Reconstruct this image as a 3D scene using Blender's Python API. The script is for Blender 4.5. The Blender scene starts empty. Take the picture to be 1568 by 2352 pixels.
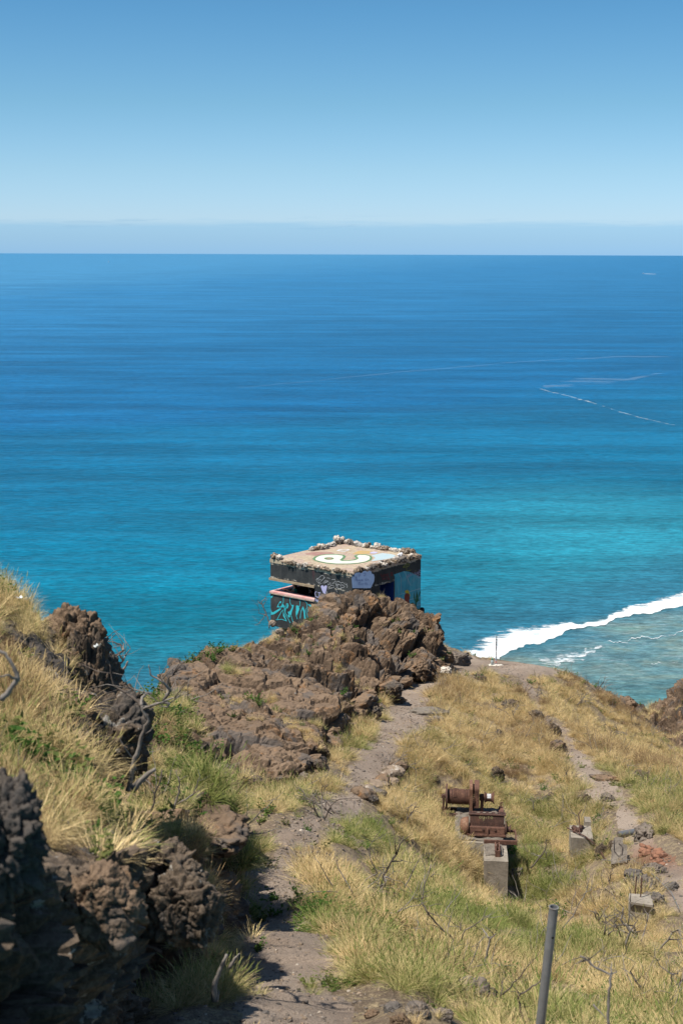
import bpy, bmesh, math, random
import numpy as np
from mathutils import Vector, Matrix
from mathutils.bvhtree import BVHTree
random.seed(7); RNG = np.random.default_rng(7)
SC = bpy.context.scene
COL = SC.collection

# ------------------------------------------------------------------ camera
PITCH = math.radians(10.29); ROLL = math.radians(0.2)
CM = Matrix.Rotation(math.pi/2-PITCH, 3, 'X') @ Matrix.Rotation(ROLL, 3, 'Z')
cam_d = bpy.data.cameras.new("camera"); cam = bpy.data.objects.new("camera", cam_d); COL.objects.link(cam)
cam.matrix_world = CM.to_4x4()
cam_d.sensor_fit = 'VERTICAL'; cam_d.sensor_height = 36; cam_d.lens = 50
cam_d.clip_start = 0.1; cam_d.clip_end = 600000
cam_d.dof.use_dof = True; cam_d.dof.focus_distance = 48; cam_d.dof.aperture_fstop = 5.0
SC.camera = cam
K = 36/50/2352
def ray(X, Y):                     # photograph position (1568 x 2352 scale) -> world direction
    return CM @ Vector(((X-784)*K, -(Y-1176)*K, -1))
def P(X, Y, d):                    # the point at ground distance d (along y)
    r = ray(X, Y); return r*(d/r.y)
SEA = -100.0
def PS(X, Y, z=SEA):
    r = ray(X, Y); return r*(z/r.z)
def PP(X, Y, p0, n):               # onto a plane
    r = ray(X, Y); return r*(p0.dot(n)/r.dot(n))

# ------------------------------------------------------------------ object helpers
def mesh_obj(name, verts, faces, m=None, parent=None, smooth=False):
    me = bpy.data.meshes.new(name)
    me.from_pydata([tuple(v) for v in verts], [], [tuple(f) for f in faces])
    me.validate()
    if smooth: me.shade_smooth()
    o = bpy.data.objects.new(name, me); COL.objects.link(o)
    if m: me.materials.append(m)
    if parent: o.parent = parent
    return o
def empty(name, loc=(0,0,0), rz=0):
    o = bpy.data.objects.new(name, None); COL.objects.link(o); o.location = loc; o.rotation_euler = (0,0,rz)
    o.empty_display_size = .2
    return o
def tag(o, label=None, cat=None, group=None, kind=None):
    if label: o['label'] = label
    if cat: o['category'] = cat
    if group: o['group'] = group
    if kind: o['kind'] = kind
    return o
class MB:
    def __init__(s): s.v = []; s.f = []; s.mi = []; s.cm = 0
    def add(s, v, f):
        n = len(s.v); s.v += [Vector(p) for p in v]; s.f += [[i+n for i in q] for q in f]; s.mi += [s.cm]*len(f)
    def box(s, a, b, M=None):
        x0,y0,z0 = a; x1,y1,z1 = b
        v = [Vector(p) for p in ((x0,y0,z0),(x1,y0,z0),(x1,y1,z0),(x0,y1,z0),(x0,y0,z1),(x1,y0,z1),(x1,y1,z1),(x0,y1,z1))]
        if M is not None: v = [M @ p for p in v]
        s.add(v, [(3,2,1,0),(4,5,6,7),(0,1,5,4),(1,2,6,5),(2,3,7,6),(3,0,4,7)])
    def tube(s, pts, rad, n=6, cap=True):
        pts = [Vector(p) for p in pts]
        if not hasattr(rad, '__len__'): rad = [rad]*len(pts)
        base = len(s.v); up = None
        for i, p in enumerate(pts):
            d = (pts[min(i+1,len(pts)-1)]-pts[max(i-1,0)]).normalized()
            if up is None:
                up = d.orthogonal().normalized()
            else:
                up = (up-d*up.dot(d)); up = up.normalized() if up.length > 1e-6 else d.orthogonal().normalized()
            w = d.cross(up)
            for k in range(n):
                a = 2*math.pi*k/n
                s.v.append(p+(up*math.cos(a)+w*math.sin(a))*rad[i])
        for i in range(len(pts)-1):
            for k in range(n):
                a = base+i*n+k; b = base+i*n+(k+1)%n
                s.f.append([a,b,b+n,a+n]); s.mi.append(s.cm)
        if cap:
            s.f.append([base+k for k in range(n)][::-1]); s.f.append([base+(len(pts)-1)*n+k for k in range(n)]); s.mi += [s.cm]*2
    def lathe(s, prof, M, n=24):     # profile (axial, radius) about local x
        base = len(s.v)
        for a_, r in prof:
            for k in range(n):
                t = 2*math.pi*k/n
                s.v.append(M @ Vector((a_, r*math.cos(t), r*math.sin(t))))
        for i in range(len(prof)-1):
            for k in range(n):
                a = base+i*n+k; b = base+i*n+(k+1)%n
                s.f.append([a,b,b+n,a+n]); s.mi.append(s.cm)
        s.f.append([base+k for k in range(n)]); s.f.append([base+(len(prof)-1)*n+k for k in range(n)][::-1]); s.mi += [s.cm]*2
    def build(s, name, m, parent=None, smooth=False, bevel=0, recalc=True):
        me = bpy.data.meshes.new(name)
        me.from_pydata([tuple(v) for v in s.v], [], s.f)
        for q in (m if isinstance(m, (list,tuple)) else [m]): me.materials.append(q)
        me.polygons.foreach_set('material_index', s.mi)
        if recalc:
            bm = bmesh.new(); bm.from_mesh(me); bmesh.ops.recalc_face_normals(bm, faces=bm.faces); bm.to_mesh(me); bm.free()
        if smooth: me.shade_smooth()
        o = bpy.data.objects.new(name, me); COL.objects.link(o)
        if parent: o.parent = parent
        if bevel:
            b = o.modifiers.new('bevel','BEVEL'); b.width = bevel; b.segments = 2; b.limit_method = 'ANGLE'
        return o

# ------------------------------------------------------------------ noise in numpy
def _h(ix, iy, iz, seed):
    with np.errstate(over='ignore'):
        h = (ix.astype(np.uint32)*np.uint32(374761393) + iy.astype(np.uint32)*np.uint32(668265263) + iz.astype(np.uint32)*np.uint32(2147483647) + np.uint32(seed*974711 & 0xffffffff))
        h = (h ^ (h >> np.uint32(13)))*np.uint32(1274126177)
        h = (h ^ (h >> np.uint32(16)))*np.uint32(2246822519)
        h = h ^ (h >> np.uint32(15))
    return h.astype(np.float64)/4294967295.0
def vnoise(p, seed=0):
    i = np.floor(p).astype(np.int64); f = p-i; f = f*f*f*(f*(f*6-15)+10)
    r = 0
    for dx in (0,1):
        for dy in (0,1):
            for dz in (0,1):
                w = (f[:,0] if dx else 1-f[:,0])*(f[:,1] if dy else 1-f[:,1])*(f[:,2] if dz else 1-f[:,2])
                r = r + w*_h(i[:,0]+dx, i[:,1]+dy, i[:,2]+dz, seed)
    return r*2-1
def fbm(p, o=4, seed=0, gain=.5):
    r = 0; a = 1; s = 0
    for k in range(o):
        r = r+a*vnoise(p*(2.03**k), seed+k*11); s += a; a *= gain
    return r/s
def worley(p, seed=0):
    i = np.floor(p).astype(np.int64); n = len(p)
    F1 = np.full(n, 9.); F2 = np.full(n, 9.); ID = np.zeros(n); VC = np.zeros((n,3))
    for dx in (-1,0,1):
        for dy in (-1,0,1):
            for dz in (-1,0,1):
                c = i+np.array([dx,dy,dz])
                q = np.stack([_h(c[:,0],c[:,1],c[:,2],seed+s) for s in (1,2,3)], 1)+c
                d = np.sqrt(((q-p)**2).sum(1)); idr = _h(c[:,0],c[:,1],c[:,2],seed+9)
                m = d < F1
                F2 = np.where(m, F1, np.minimum(F2, d)); ID = np.where(m, idr, ID); F1 = np.where(m, d, F1); VC = np.where(m[:,None], p-q, VC)
    a = ID*917.0 % 1*6.2832; z = (ID*3571.0 % 1)*2-1; r = np.sqrt(1-z*z)
    tilt = VC[:,0]*r*np.cos(a)+VC[:,1]*r*np.sin(a)+VC[:,2]*z      # every cell is cut along its own plane
    return F1, F2, ID, tilt
def sstep(a, b, x):
    t = np.clip((x-a)/(b-a), 0, 1); return t*t*(3-2*t)
def f2(x, y, sc, o=3, seed=0):
    p = np.stack([np.ravel(x)*sc, np.ravel(y)*sc, np.zeros(np.size(x))+seed*.37], 1)
    return fbm(p, o, seed).reshape(np.shape(x))
class TPS:
    def __init__(s, pts, lam=0.02):
        A = np.array([tuple(p) for p in pts], float); s.c = A[:,:2]; n = len(A)
        d = np.sqrt(((s.c[:,None]-s.c[None])**2).sum(2)); U = s.U(d)+np.eye(n)*lam
        Pm = np.hstack([np.ones((n,1)), s.c]); M = np.zeros((n+3,n+3)); M[:n,:n] = U; M[:n,n:] = Pm; M[n:,:n] = Pm.T
        s.w = np.linalg.solve(M, np.concatenate([A[:,2], np.zeros(3)]))
    @staticmethod
    def U(d): return np.where(d > 1e-9, d*d*np.log(np.maximum(d,1e-9)), 0)*.02 + -d*0.0
    def __call__(s, x, y):
        sh = np.shape(x); x = np.ravel(x); y = np.ravel(y); r = np.zeros(len(x)); n = len(s.c)
        for a in range(0, len(x), 40000):
            xs = x[a:a+40000]; ys = y[a:a+40000]
            d = np.sqrt((xs[:,None]-s.c[:,0])**2+(ys[:,None]-s.c[:,1])**2)
            r[a:a+40000] = s.U(d) @ s.w[:n]+s.w[n]+s.w[n+1]*xs+s.w[n+2]*ys
        return r.reshape(sh)
class LIN:      # smoothed inverse-distance of local planes (no overshoot)
    def __init__(s, pts, k=10):
        A = np.array([tuple(p) for p in pts], float); s.A = A
    def __call__(s, x, y):
        sh = np.shape(x); x = np.ravel(x); y = np.ravel(y); r = np.zeros(len(x))
        for a in range(0, len(x), 40000):
            d2 = (x[a:a+40000,None]-s.A[:,0])**2+(y[a:a+40000,None]-s.A[:,1])**2+.01
            w = d2**-2.2; r[a:a+40000] = (w*s.A[:,2]).sum(1)/w.sum(1)
        return r.reshape(sh)
def inpoly(x, y, poly):
    r = np.zeros(np.shape(x), bool); n = len(poly)
    for i in range(n):
        x0,y0 = poly[i][:2]; x1,y1 = poly[(i+1)%n][:2]
        if y0 == y1: continue
        c = ((y0 > y) != (y1 > y)) & (x < (x1-x0)*(y-y0)/(y1-y0)+x0); r ^= c
    return r
def segdist(x, y, pts, closed=False, w=None):      # distance to polyline, and interpolated width
    best = np.full(np.shape(x), 1e9); bw = np.zeros(np.shape(x)); n = len(pts)
    for i in range(n if closed else n-1):
        x0,y0 = pts[i][:2]; x1,y1 = pts[(i+1)%n][:2]; dx, dy = x1-x0, y1-y0
        t = np.clip(((x-x0)*dx+(y-y0)*dy)/(dx*dx+dy*dy+1e-9), 0, 1)
        d = np.hypot(x-x0-t*dx, y-y0-t*dy); m = d < best
        if w is not None: bw = np.where(m, w[i]+(w[(i+1)%n]-w[i])*t, bw)
        best = np.where(m, d, best)
    return (best, bw) if w is not None else best

# ------------------------------------------------------------------ materials
def new_mat(name):
    m = bpy.data.materials.new(name); m.use_nodes = True; nt = m.node_tree; nt.nodes.clear()
    out = nt.nodes.new('ShaderNodeOutputMaterial'); return m, nt, out
def nd(nt, t, ins=None, **kw):
    n = nt.nodes.new(t)
    for k, v in kw.items(): setattr(n, k, v)
    for k, v in (ins or {}).items():
        if hasattr(v, 'is_output') or isinstance(v, bpy.types.NodeSocket): nt.links.new(v, n.inputs[k])
        else: n.inputs[k].default_value = v
    return n
def ramp(nt, fac, stops):
    r = nt.nodes.new('ShaderNodeValToRGB'); e = r.color_ramp.elements
    while len(e) < len(stops): e.new(.5)
    for q, (p, c) in zip(e, stops):
        q.position = p; q.color = (*c, 1) if hasattr(c, '__len__') else (c, c, c, 1)
    nt.links.new(fac, r.inputs[0]); return r.outputs[0]
def mixc(nt, f, a, b, mode='MIX'):
    n = nt.nodes.new('ShaderNodeMix'); n.data_type = 'RGBA'; n.blend_type = mode
    for s, v in ((0, f), (6, a), (7, b)):
        if isinstance(v, bpy.types.NodeSocket): nt.links.new(v, n.inputs[s])
        else: n.inputs[s].default_value = (*v, 1) if hasattr(v, '__len__') else v
    return n.outputs[2]
def math_(nt, op, a, b=0.0, c=0.0, clamp=False):
    n = nt.nodes.new('ShaderNodeMath'); n.operation = op; n.use_clamp = clamp
    for s, v in ((0, a), (1, b), (2, c)):
        if isinstance(v, bpy.types.NodeSocket): nt.links.new(v, n.inputs[s])
        else: n.inputs[s].default_value = v
    return n.outputs[0]
def mrange(nt, v, a, b, c=0.0, d=1.0):
    n = nd(nt, 'ShaderNodeMapRange', {0: v, 1: a, 2: b, 3: c, 4: d}, interpolation_type='SMOOTHSTEP'); return n.outputs[0]
def noise(nt, co, sc, det=4, rough=.6, dist=0.0):
    return nd(nt, 'ShaderNodeTexNoise', {'Vector': co, 'Scale': sc, 'Detail': det, 'Roughness': rough, 'Distortion': dist}).outputs[0]
def coords(nt): return nd(nt, 'ShaderNodeNewGeometry').outputs['Position']
def objco(nt): return nd(nt, 'ShaderNodeTexCoord').outputs['Object']
def finish(nt, out, col, rough=.9, bump=None, bs=.5, bd=.02, spec=.3, metal=0.0):
    b = nd(nt, 'ShaderNodeBsdfPrincipled', {'Roughness': rough, 'Specular IOR Level': spec, 'Metallic': metal})
    if isinstance(col, bpy.types.NodeSocket): nt.links.new(col, b.inputs['Base Color'])
    else: b.inputs['Base Color'].default_value = (*col, 1)
    if bump is not None:
        bn = nd(nt, 'ShaderNodeBump', {'Strength': bs, 'Distance': bd, 'Height': bump}); nt.links.new(bn.outputs[0], b.inputs['Normal'])
    nt.links.new(b.outputs[0], out.inputs[0]); return b
def simple(name, col, col2=None, sc=6, rough=.85, bs=.4, bd=.01, spec=.3, metal=0.0, local=True):
    m, nt, out = new_mat(name); co = objco(nt) if local else coords(nt)
    n = noise(nt, co, sc, 6, .65)
    c = ramp(nt, n, [(.35, col), (.65, col2 or tuple(x*.75 for x in col))])
    finish(nt, out, c, rough, noise(nt, co, sc*6, 5, .7), bs, bd, spec, metal); return m

def rock_mat(name, dark, mid, ochre, och=.62, lichen=.68, pale=(.30,.28,.25)):
    m, nt, out = new_mat(name); co = coords(nt)
    n1 = noise(nt, co, .55, 6, .65, .4); n2 = noise(nt, co, 1.7, 7, .7, .6); n3 = noise(nt, co, 9, 6, .7); n4 = noise(nt, co, 38, 4, .7)
    c = ramp(nt, n1, [(.36, dark), (.62, mid)])
    c = mixc(nt, mrange(nt, n2, och-.06, och+.06), c, ochre)
    v = mrange(nt, n3, .3, .7, .62, 1.35)
    c = mixc(nt, 1.0, c, nd(nt, 'ShaderNodeCombineColor', {0: v, 1: v, 2: v}).outputs[0], 'MULTIPLY')
    v = mrange(nt, n4, .3, .7, .72, 1.28)
    c = mixc(nt, 1.0, c, nd(nt, 'ShaderNodeCombineColor', {0: v, 1: v, 2: v}).outputs[0], 'MULTIPLY')
    up = nd(nt, 'ShaderNodeSeparateXYZ', {0: nd(nt, 'ShaderNodeNewGeometry').outputs['Normal']}).outputs[2]     # upward faces painted paler for contrast between faces
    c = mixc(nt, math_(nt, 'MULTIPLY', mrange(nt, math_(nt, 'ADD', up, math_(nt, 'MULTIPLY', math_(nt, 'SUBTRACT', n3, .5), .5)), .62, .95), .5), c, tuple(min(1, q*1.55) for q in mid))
    gy = noise(nt, co, .9, 4, .6, .3); c = mixc(nt, math_(nt, 'MULTIPLY', mrange(nt, gy, .54, .60), .6), c, tuple(sum(mid)/3*k for k in (.82,.78,.76)))
    lm = math_(nt, 'MULTIPLY', mrange(nt, noise(nt, co, 5.5, 5, .75), lichen, lichen+.04), mrange(nt, n1, .42, .55))
    c = mixc(nt, lm, c, pale)
    h = math_(nt, 'ADD', math_(nt, 'MULTIPLY', n3, .7), math_(nt, 'MULTIPLY', n4, .3))
    vor = nd(nt, 'ShaderNodeTexVoronoi', {'Vector': co, 'Scale': 7.0}, feature='F1').outputs[0]
    h = math_(nt, 'SUBTRACT', h, math_(nt, 'MULTIPLY', vor, .35))
    finish(nt, out, c, .92, h, .8, .07, .2); return m
M_rock = rock_mat('basalt', (.066,.044,.030), (.180,.125,.083), (.27,.145,.068), .60)
M_rock2 = rock_mat('dark_basalt_shade_tone', (.036,.028,.022), (.125,.094,.068), (.22,.135,.08), .66, .60)  # dark rock, with the near cliff's deep shade put into its colour
M_boul = rock_mat('boulder_stone', (.085,.072,.062), (.17,.14,.115), (.24,.14,.08), .68, .66)
M_redrock = rock_mat('red_stone', (.15,.075,.05), (.24,.12,.075), (.28,.15,.09))
M_pale = rock_mat('pale_stone', (.32,.28,.24), (.58,.53,.46), (.38,.28,.20), .58, .60, (.6,.57,.53))
M_rim = rock_mat('rim_stone_grey', (.085,.066,.05), (.235,.18,.135), (.36,.26,.17), .58, .56, (.5,.44,.37))

m, nt, out = new_mat('dirt'); co = coords(nt)          # bare ground between the tufts
n1 = noise(nt, co, .35, 6, .6); n2 = noise(nt, co, 6, 6, .7); n3 = noise(nt, co, 45, 4, .75)
c = ramp(nt, n1, [(.35, (.16,.12,.085)), (.55, (.21,.16,.115)), (.7, (.24,.19,.14))])
c = mixc(nt, mrange(nt, n2, .45, .62), c, (.33,.26,.16))
v = mrange(nt, n3, .3, .7, .6, 1.4); c = mixc(nt, 1.0, c, nd(nt, 'ShaderNodeCombineColor', {0: v, 1: v, 2: v}).outputs[0], 'MULTIPLY')
finish(nt, out, c, .95, math_(nt, 'ADD', n2, n3), .8, .04, .1); M_dirt = m

m, nt, out = new_mat('trodden_earth'); co = coords(nt)
n1 = noise(nt, co, .5, 5, .6); n2 = noise(nt, co, 5, 7, .72); n3 = noise(nt, co, 60, 4, .75)
c = ramp(nt, n1, [(.35, (.26,.20,.155)), (.65, (.38,.305,.245))])
c = mixc(nt, mrange(nt, n2, .55, .7), c, (.15,.12,.10))
att = nd(nt, 'ShaderNodeAttribute', attribute_name='red').outputs['Fac']
c = mixc(nt, att, c, (.24,.115,.065))
v = mrange(nt, n3, .3, .7, .68, 1.32); c = mixc(nt, 1.0, c, nd(nt, 'ShaderNodeCombineColor', {0: v, 1: v, 2: v}).outputs[0], 'MULTIPLY')
finish(nt, out, c, .95, math_(nt, 'ADD', math_(nt, 'MULTIPLY', n2, 1.5), n3), .8, .04, .1); M_path = m

def blade_mat(name, dry, dry2, green, green2, trans=.24):
    m, nt, out = new_mat(name)
    ti = nd(nt, 'ShaderNodeAttribute', attribute_name='tint', attribute_type='INSTANCER').outputs['Fac']
    rn = nd(nt, 'ShaderNodeAttribute', attribute_name='rnd').outputs['Fac']
    hg = nd(nt, 'ShaderNodeAttribute', attribute_name='hgt').outputs['Fac']
    d = mixc(nt, rn, dry, dry2); g = mixc(nt, rn, green, green2)
    f = math_(nt, 'ADD', ti, math_(nt, 'MULTIPLY', math_(nt, 'SUBTRACT', rn, .5), .35))
    f = math_(nt, 'SUBTRACT', f, math_(nt, 'MULTIPLY', hg, .22), clamp=True)
    c = mixc(nt, mrange(nt, f, .12, .75), d, g); c = mixc(nt, mrange(nt, math_(nt, 'SUBTRACT', ti, math_(nt, 'MULTIPLY', rn, .1)), -.05, -.32), c, (.26,.17,.095))
    a = nd(nt, 'ShaderNodeBsdfDiffuse', {0: c}).outputs[0]; b = nd(nt, 'ShaderNodeBsdfTranslucent', {0: c}).outputs[0]
    x = nd(nt, 'ShaderNodeMixShader', {0: trans, 1: a, 2: b}).outputs[0]; nt.links.new(x, out.inputs[0]); return m
M_grass = blade_mat('grass_blades', (.88,.69,.375), (.50,.37,.185), (.36,.375,.125), (.17,.215,.06), .22)
M_weed = blade_mat('weed_leaves', (.16,.20,.06), (.20,.17,.07), (.085,.17,.035), (.05,.11,.03))
M_wood = simple('dead_wood', (.30,.27,.24), (.12,.10,.085), 5, .9)
M_wood_dark = simple('charred_wood', (.075,.06,.05), (.16,.13,.11), 7, .9)
m, nt, out = new_mat('weathered_concrete'); co = coords(nt)
n1 = noise(nt, co, 2.2, 7, .7, .5); n2 = noise(nt, nd(nt,'ShaderNodeMapping',{'Vector':co,'Scale':(6,6,.7)}).outputs[0], 1.6, 5, .7); n3 = noise(nt, co, 40, 4, .7)
c = ramp(nt, n1, [(.32, (.20,.17,.135)), (.5, (.31,.27,.22)), (.68, (.41,.365,.30))]); c = mixc(nt, math_(nt, 'MULTIPLY', mrange(nt, n2, .5, .68), .55), c, (.15,.13,.105))
c = mixc(nt, math_(nt, 'MULTIPLY', mrange(nt, n1, .66, .74), .5), c, (.30,.16,.09)); finish(nt, out, c, .93, math_(nt, 'ADD', n1, n3), .7, .02, .2); M_conc = m
M_conc_rough = simple('crumbling_concrete', (.30,.26,.215), (.17,.145,.12), 6, .95, 1., .05)
M_galv = simple('galvanised_steel', (.27,.28,.29), (.19,.195,.20), 7, .5, .15, .002, .5, .35)

def rust_mat(name, a, b, c_):
    m, nt, out = new_mat(name); co = objco(nt)
    n = noise(nt, co, 4, 7, .7, .3); n2 = noise(nt, co, 28, 5, .7)
    c = ramp(nt, n, [(.3, a), (.52, b), (.72, c_)])
    v = mrange(nt, n2, .3, .7, .65, 1.3); c = mixc(nt, 1.0, c, nd(nt, 'ShaderNodeCombineColor', {0: v, 1: v, 2: v}).outputs[0], 'MULTIPLY')
    finish(nt, out, c, .8, n2, .6, .006, .3); return m
M_rust = rust_mat('rusted_iron', (.075,.040,.030), (.135,.068,.048), (.19,.10,.065))
M_rustd = rust_mat('dark_rusted_iron', (.055,.032,.027), (.095,.052,.040), (.15,.07,.045))
M_rusto = rust_mat('orange_rusted_iron', (.13,.065,.04), (.21,.11,.07), (.30,.22,.15))

# ------------------------------------------------------------------ world and sun
SUN_AZ = Vector((-.83, -.56)).normalized(); SUN_EL = math.radians(64)
w = bpy.data.worlds.new("World"); SC.world = w; w.use_nodes = True; nt = w.node_tree; nt.nodes.clear()
wo = nt.nodes.new('ShaderNodeOutputWorld')
sky = nd(nt, 'ShaderNodeTexSky', sky_type='NISHITA', sun_disc=False)
sky.sun_elevation = SUN_EL; sky.sun_rotation = math.atan2(SUN_AZ.x, SUN_AZ.y)
sky.altitude = 0; sky.air_density = 1.0; sky.dust_density = 0.3; sky.ozone_density = 2.0
tc = nd(nt, 'ShaderNodeTexCoord').outputs['Generated']
sx = nd(nt, 'ShaderNodeSeparateXYZ', {0: tc}); el = sx.outputs[2]
grad = ramp(nt, math_(nt, 'MULTIPLY', el, 2.5, clamp=True),
   [(0.0, (.78,1.27,2.30)), (.025, (.82,1.23,2.05)), (.06, (.90,1.25,1.90)), (.14, (.82,1.17,1.60)), (.25, (.66,1.06,1.34)), (.40, (.49,.95,1.24)), (.55, (.45,.80,1.0)), (1.0, (.8,.92,1.0))])
c = mixc(nt, 1.0, sky.outputs[0], grad, 'MULTIPLY')
# faint far cloud bank sitting just above the horizon
cv = nd(nt, 'ShaderNodeCombineXYZ', {0: math_(nt, 'MULTIPLY', sx.outputs[0], 9.0), 1: math_(nt, 'MULTIPLY', sx.outputs[1], 3.0), 2: math_(nt, 'MULTIPLY', el, 160.0)}).outputs[0]
cn = noise(nt, cv, 1.6, 6, .6)
eln = math_(nt, 'ADD', el, math_(nt, 'MULTIPLY', math_(nt, 'SUBTRACT', cn, .5), .011))
bank = mrange(nt, eln, .0235, .0175)
c = mixc(nt, math_(nt, 'MULTIPLY', bank, .9), c, mixc(nt, 1.0, c, (.74,.88,.97), 'MULTIPLY'))
puff = math_(nt, 'MULTIPLY', mrange(nt, cn, .56, .70), math_(nt, 'MULTIPLY', mrange(nt, el, .014, .019), mrange(nt, el, .028, .021)))
c = mixc(nt, math_(nt, 'MULTIPLY', puff, .8), c, mixc(nt, 1.0, c, (.80,.88,.94), 'MULTIPLY'))
bg = nd(nt, 'ShaderNodeBackground', {0: c, 1: .072}); nt.links.new(bg.outputs[0], wo.inputs[0])
sl = bpy.data.lights.new("sun", 'SUN'); sl.energy = 5.0; sl.angle = math.radians(.5); sl.color = (1, .945, .85)
so = bpy.data.objects.new("sun", sl); COL.objects.link(so)
sd = Vector((SUN_AZ.x*math.cos(SUN_EL), SUN_AZ.y*math.cos(SUN_EL), math.sin(SUN_EL)))
so.rotation_euler = sd.to_track_quat('Z', 'Y').to_euler()
SC.view_settings.view_transform = 'Standard'; SC.view_settings.look = 'None'; SC.view_settings.exposure = .28
SC.cycles.max_bounces = 5; SC.cycles.diffuse_bounces = 2; SC.cycles.transparent_max_bounces = 12

# ------------------------------------------------------------------ sea
def build_sea():
    rings = [0]+[20*1.35**i for i in range(32)]; n = 96; v = [(0,0,SEA)]; f = []
    for r in rings[1:]:
        for k in range(n): v.append((r*math.cos(2*math.pi*k/n), r*math.sin(2*math.pi*k/n), SEA))
    for k in range(n): f.append((0, 1+k, 1+(k+1)%n))
    for i in range(len(rings)-2):
        for k in range(n):
            a = 1+i*n+k; b = 1+i*n+(k+1)%n; f.append((a, a+n, b+n, b))
    m, nt, out = new_mat('sea_water'); co = coords(nt)
    s = nd(nt, 'ShaderNodeSeparateXYZ', {0: co}); x = s.outputs[0]; y = s.outputs[1]
    inv = math_(nt, 'DIVIDE', 100.0, math_(nt, 'MAXIMUM', y, 50.0))      # deep water far out, shoaling towards the shore
    big = noise(nt, nd(nt, 'ShaderNodeCombineXYZ', {0: math_(nt, 'MULTIPLY', x, .25), 1: y}).outputs[0], .006, 5, .6, .5)
    side = math_(nt, 'MULTIPLY', math_(nt, 'DIVIDE', x, math_(nt, 'MAXIMUM', y, 50.0)), .07)
    t = math_(nt, 'ADD', math_(nt, 'ADD', inv, math_(nt, 'MULTIPLY', math_(nt, 'SUBTRACT', big, .5), .035)), side)
    base = ramp(nt, math_(nt, 'MULTIPLY', t, 3.0, clamp=True),
        [(0.0, (.050,.215,.40)), (.05, (.022,.158,.335)), (.18, (.006,.110,.255)), (.30, (.002,.098,.235)), (.345, (.001,.108,.228)), (.50, (.0005,.117,.218)),
         (.62, (.0005,.127,.215)), (.76, (.0005,.131,.197)), (.90, (.001,.120,.165))])
    # brighter turquoise sand patch on the right
    q = PS(1440, 1240)
    dx = math_(nt, 'DIVIDE', math_(nt, 'SUBTRACT', x, q.x), 75.0); dy = math_(nt, 'DIVIDE', math_(nt, 'SUBTRACT', y, q.y), 110.0)
    dd = math_(nt, 'ADD', math_(nt, 'MULTIPLY', dx, dx), math_(nt, 'MULTIPLY', dy, dy))
    dd = math_(nt, 'ADD', dd, math_(nt, 'MULTIPLY', math_(nt, 'SUBTRACT', big, .5), 1.6))
    base = mixc(nt, mrange(nt, dd, 2.4, -.6, 0, .55), base, (.03,.235,.29))
    # band of darker reef outside the breakers, then the reef flat inside
    a = PS(1010, 1515); b = PS(1568, 1385); dr = (b-a).normalized(); nn = Vector((dr.y, -dr.x, 0))
    sgn = math_(nt, 'ADD', math_(nt, 'ADD', math_(nt, 'MULTIPLY', x, nn.x), math_(nt, 'MULTIPLY', y, nn.y)), -a.dot(nn))
    wob = noise(nt, co, .03, 5, .6)
    sg = math_(nt, 'ADD', sgn, math_(nt, 'MULTIPLY', math_(nt, 'SUBTRACT', wob, .5), 40.0))
    base = mixc(nt, mrange(nt, sg, -75.0, -10.0, 0, .9), base, (.022,.125,.19))
    reef = ramp(nt, noise(nt, nd(nt, 'ShaderNodeCombineXYZ', {0: math_(nt, 'MULTIPLY', x, .5), 1: y}).outputs[0], .07, 6, .68, .8),
        [(.30, (.055,.125,.155)), (.48, (.085,.175,.19)), (.62, (.13,.185,.165)), (.75, (.10,.24,.22))])
    base = mixc(nt, mrange(nt, sg, -8.0, 22.0), base, reef)
    # shallow clear water close below the slope
    cc = PS(1400, 1640)
    d3 = math_(nt, 'DIVIDE', math_(nt, 'SUBTRACT', cc.y+35, y), 70.0)
    base = mixc(nt, math_(nt, 'MULTIPLY', mrange(nt, d3, 0, 1, 0, .7), mrange(nt, sg, 0.0, 40.0)), base, (.03,.24,.25))
    # chop and swell, with light and dark wave facets painted into the colour
    cw = nd(nt, 'ShaderNodeMapping', {'Vector': co, 'Rotation': (0,0,.12), 'Scale': (.35,1,1)}).outputs[0]
    n1 = noise(nt, cw, .018, 3, .5, .3); n2 = noise(nt, cw, .11, 5, .62); n3 = noise(nt, cw, .55, 5, .7); n4 = noise(nt, cw, .035, 4, .6, .6); n5 = noise(nt, cw, 1.8, 3, .6)
    col = base
    for nn_, lo, hi, lo2, hi2 in ((n1,.35,.65,.93,1.07), (n4,.35,.65,.93,1.07), (n2,.3,.7,.87,1.13), (n3,.32,.68,.66,1.38), (n5,.3,.7,.76,1.26)):
        v_ = mrange(nt, nn_, lo, hi, lo2, hi2)
        col = mixc(nt, 1.0, col, nd(nt, 'ShaderNodeCombineColor', {0: v_, 1: v_, 2: v_}).outputs[0], 'MULTIPLY')
    sw_ = noise(nt, nd(nt, 'ShaderNodeMapping', {'Vector': co, 'Rotation': (0,0,.06), 'Scale': (.13,1,1)}).outputs[0], .024, 3, .5, .5)
    v_ = mrange(nt, sw_, .36, .64, .83, 1.09); col = mixc(nt, 1.0, col, nd(nt, 'ShaderNodeCombineColor', {0: v_, 1: v_, 2: v_}).outputs[0], 'MULTIPLY')
    h = math_(nt, 'ADD', math_(nt, 'MULTIPLY', n2, 2.5), math_(nt, 'MULTIPLY', n3, .7))
    h = math_(nt, 'ADD', h, math_(nt, 'MULTIPLY', n1, 6.0))
    # drifting foam streaks on the reef flat
    fs = noise(nt, nd(nt, 'ShaderNodeMapping', {'Vector': co, 'Rotation': (0,0,.25), 'Scale': (.3,1.2,1)}).outputs[0], .5, 8, .8, 1.5)
    band = math_(nt, 'MULTIPLY', mrange(nt, sg, 3.0, 12.0), mrange(nt, sg, 62.0, 22.0))
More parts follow.
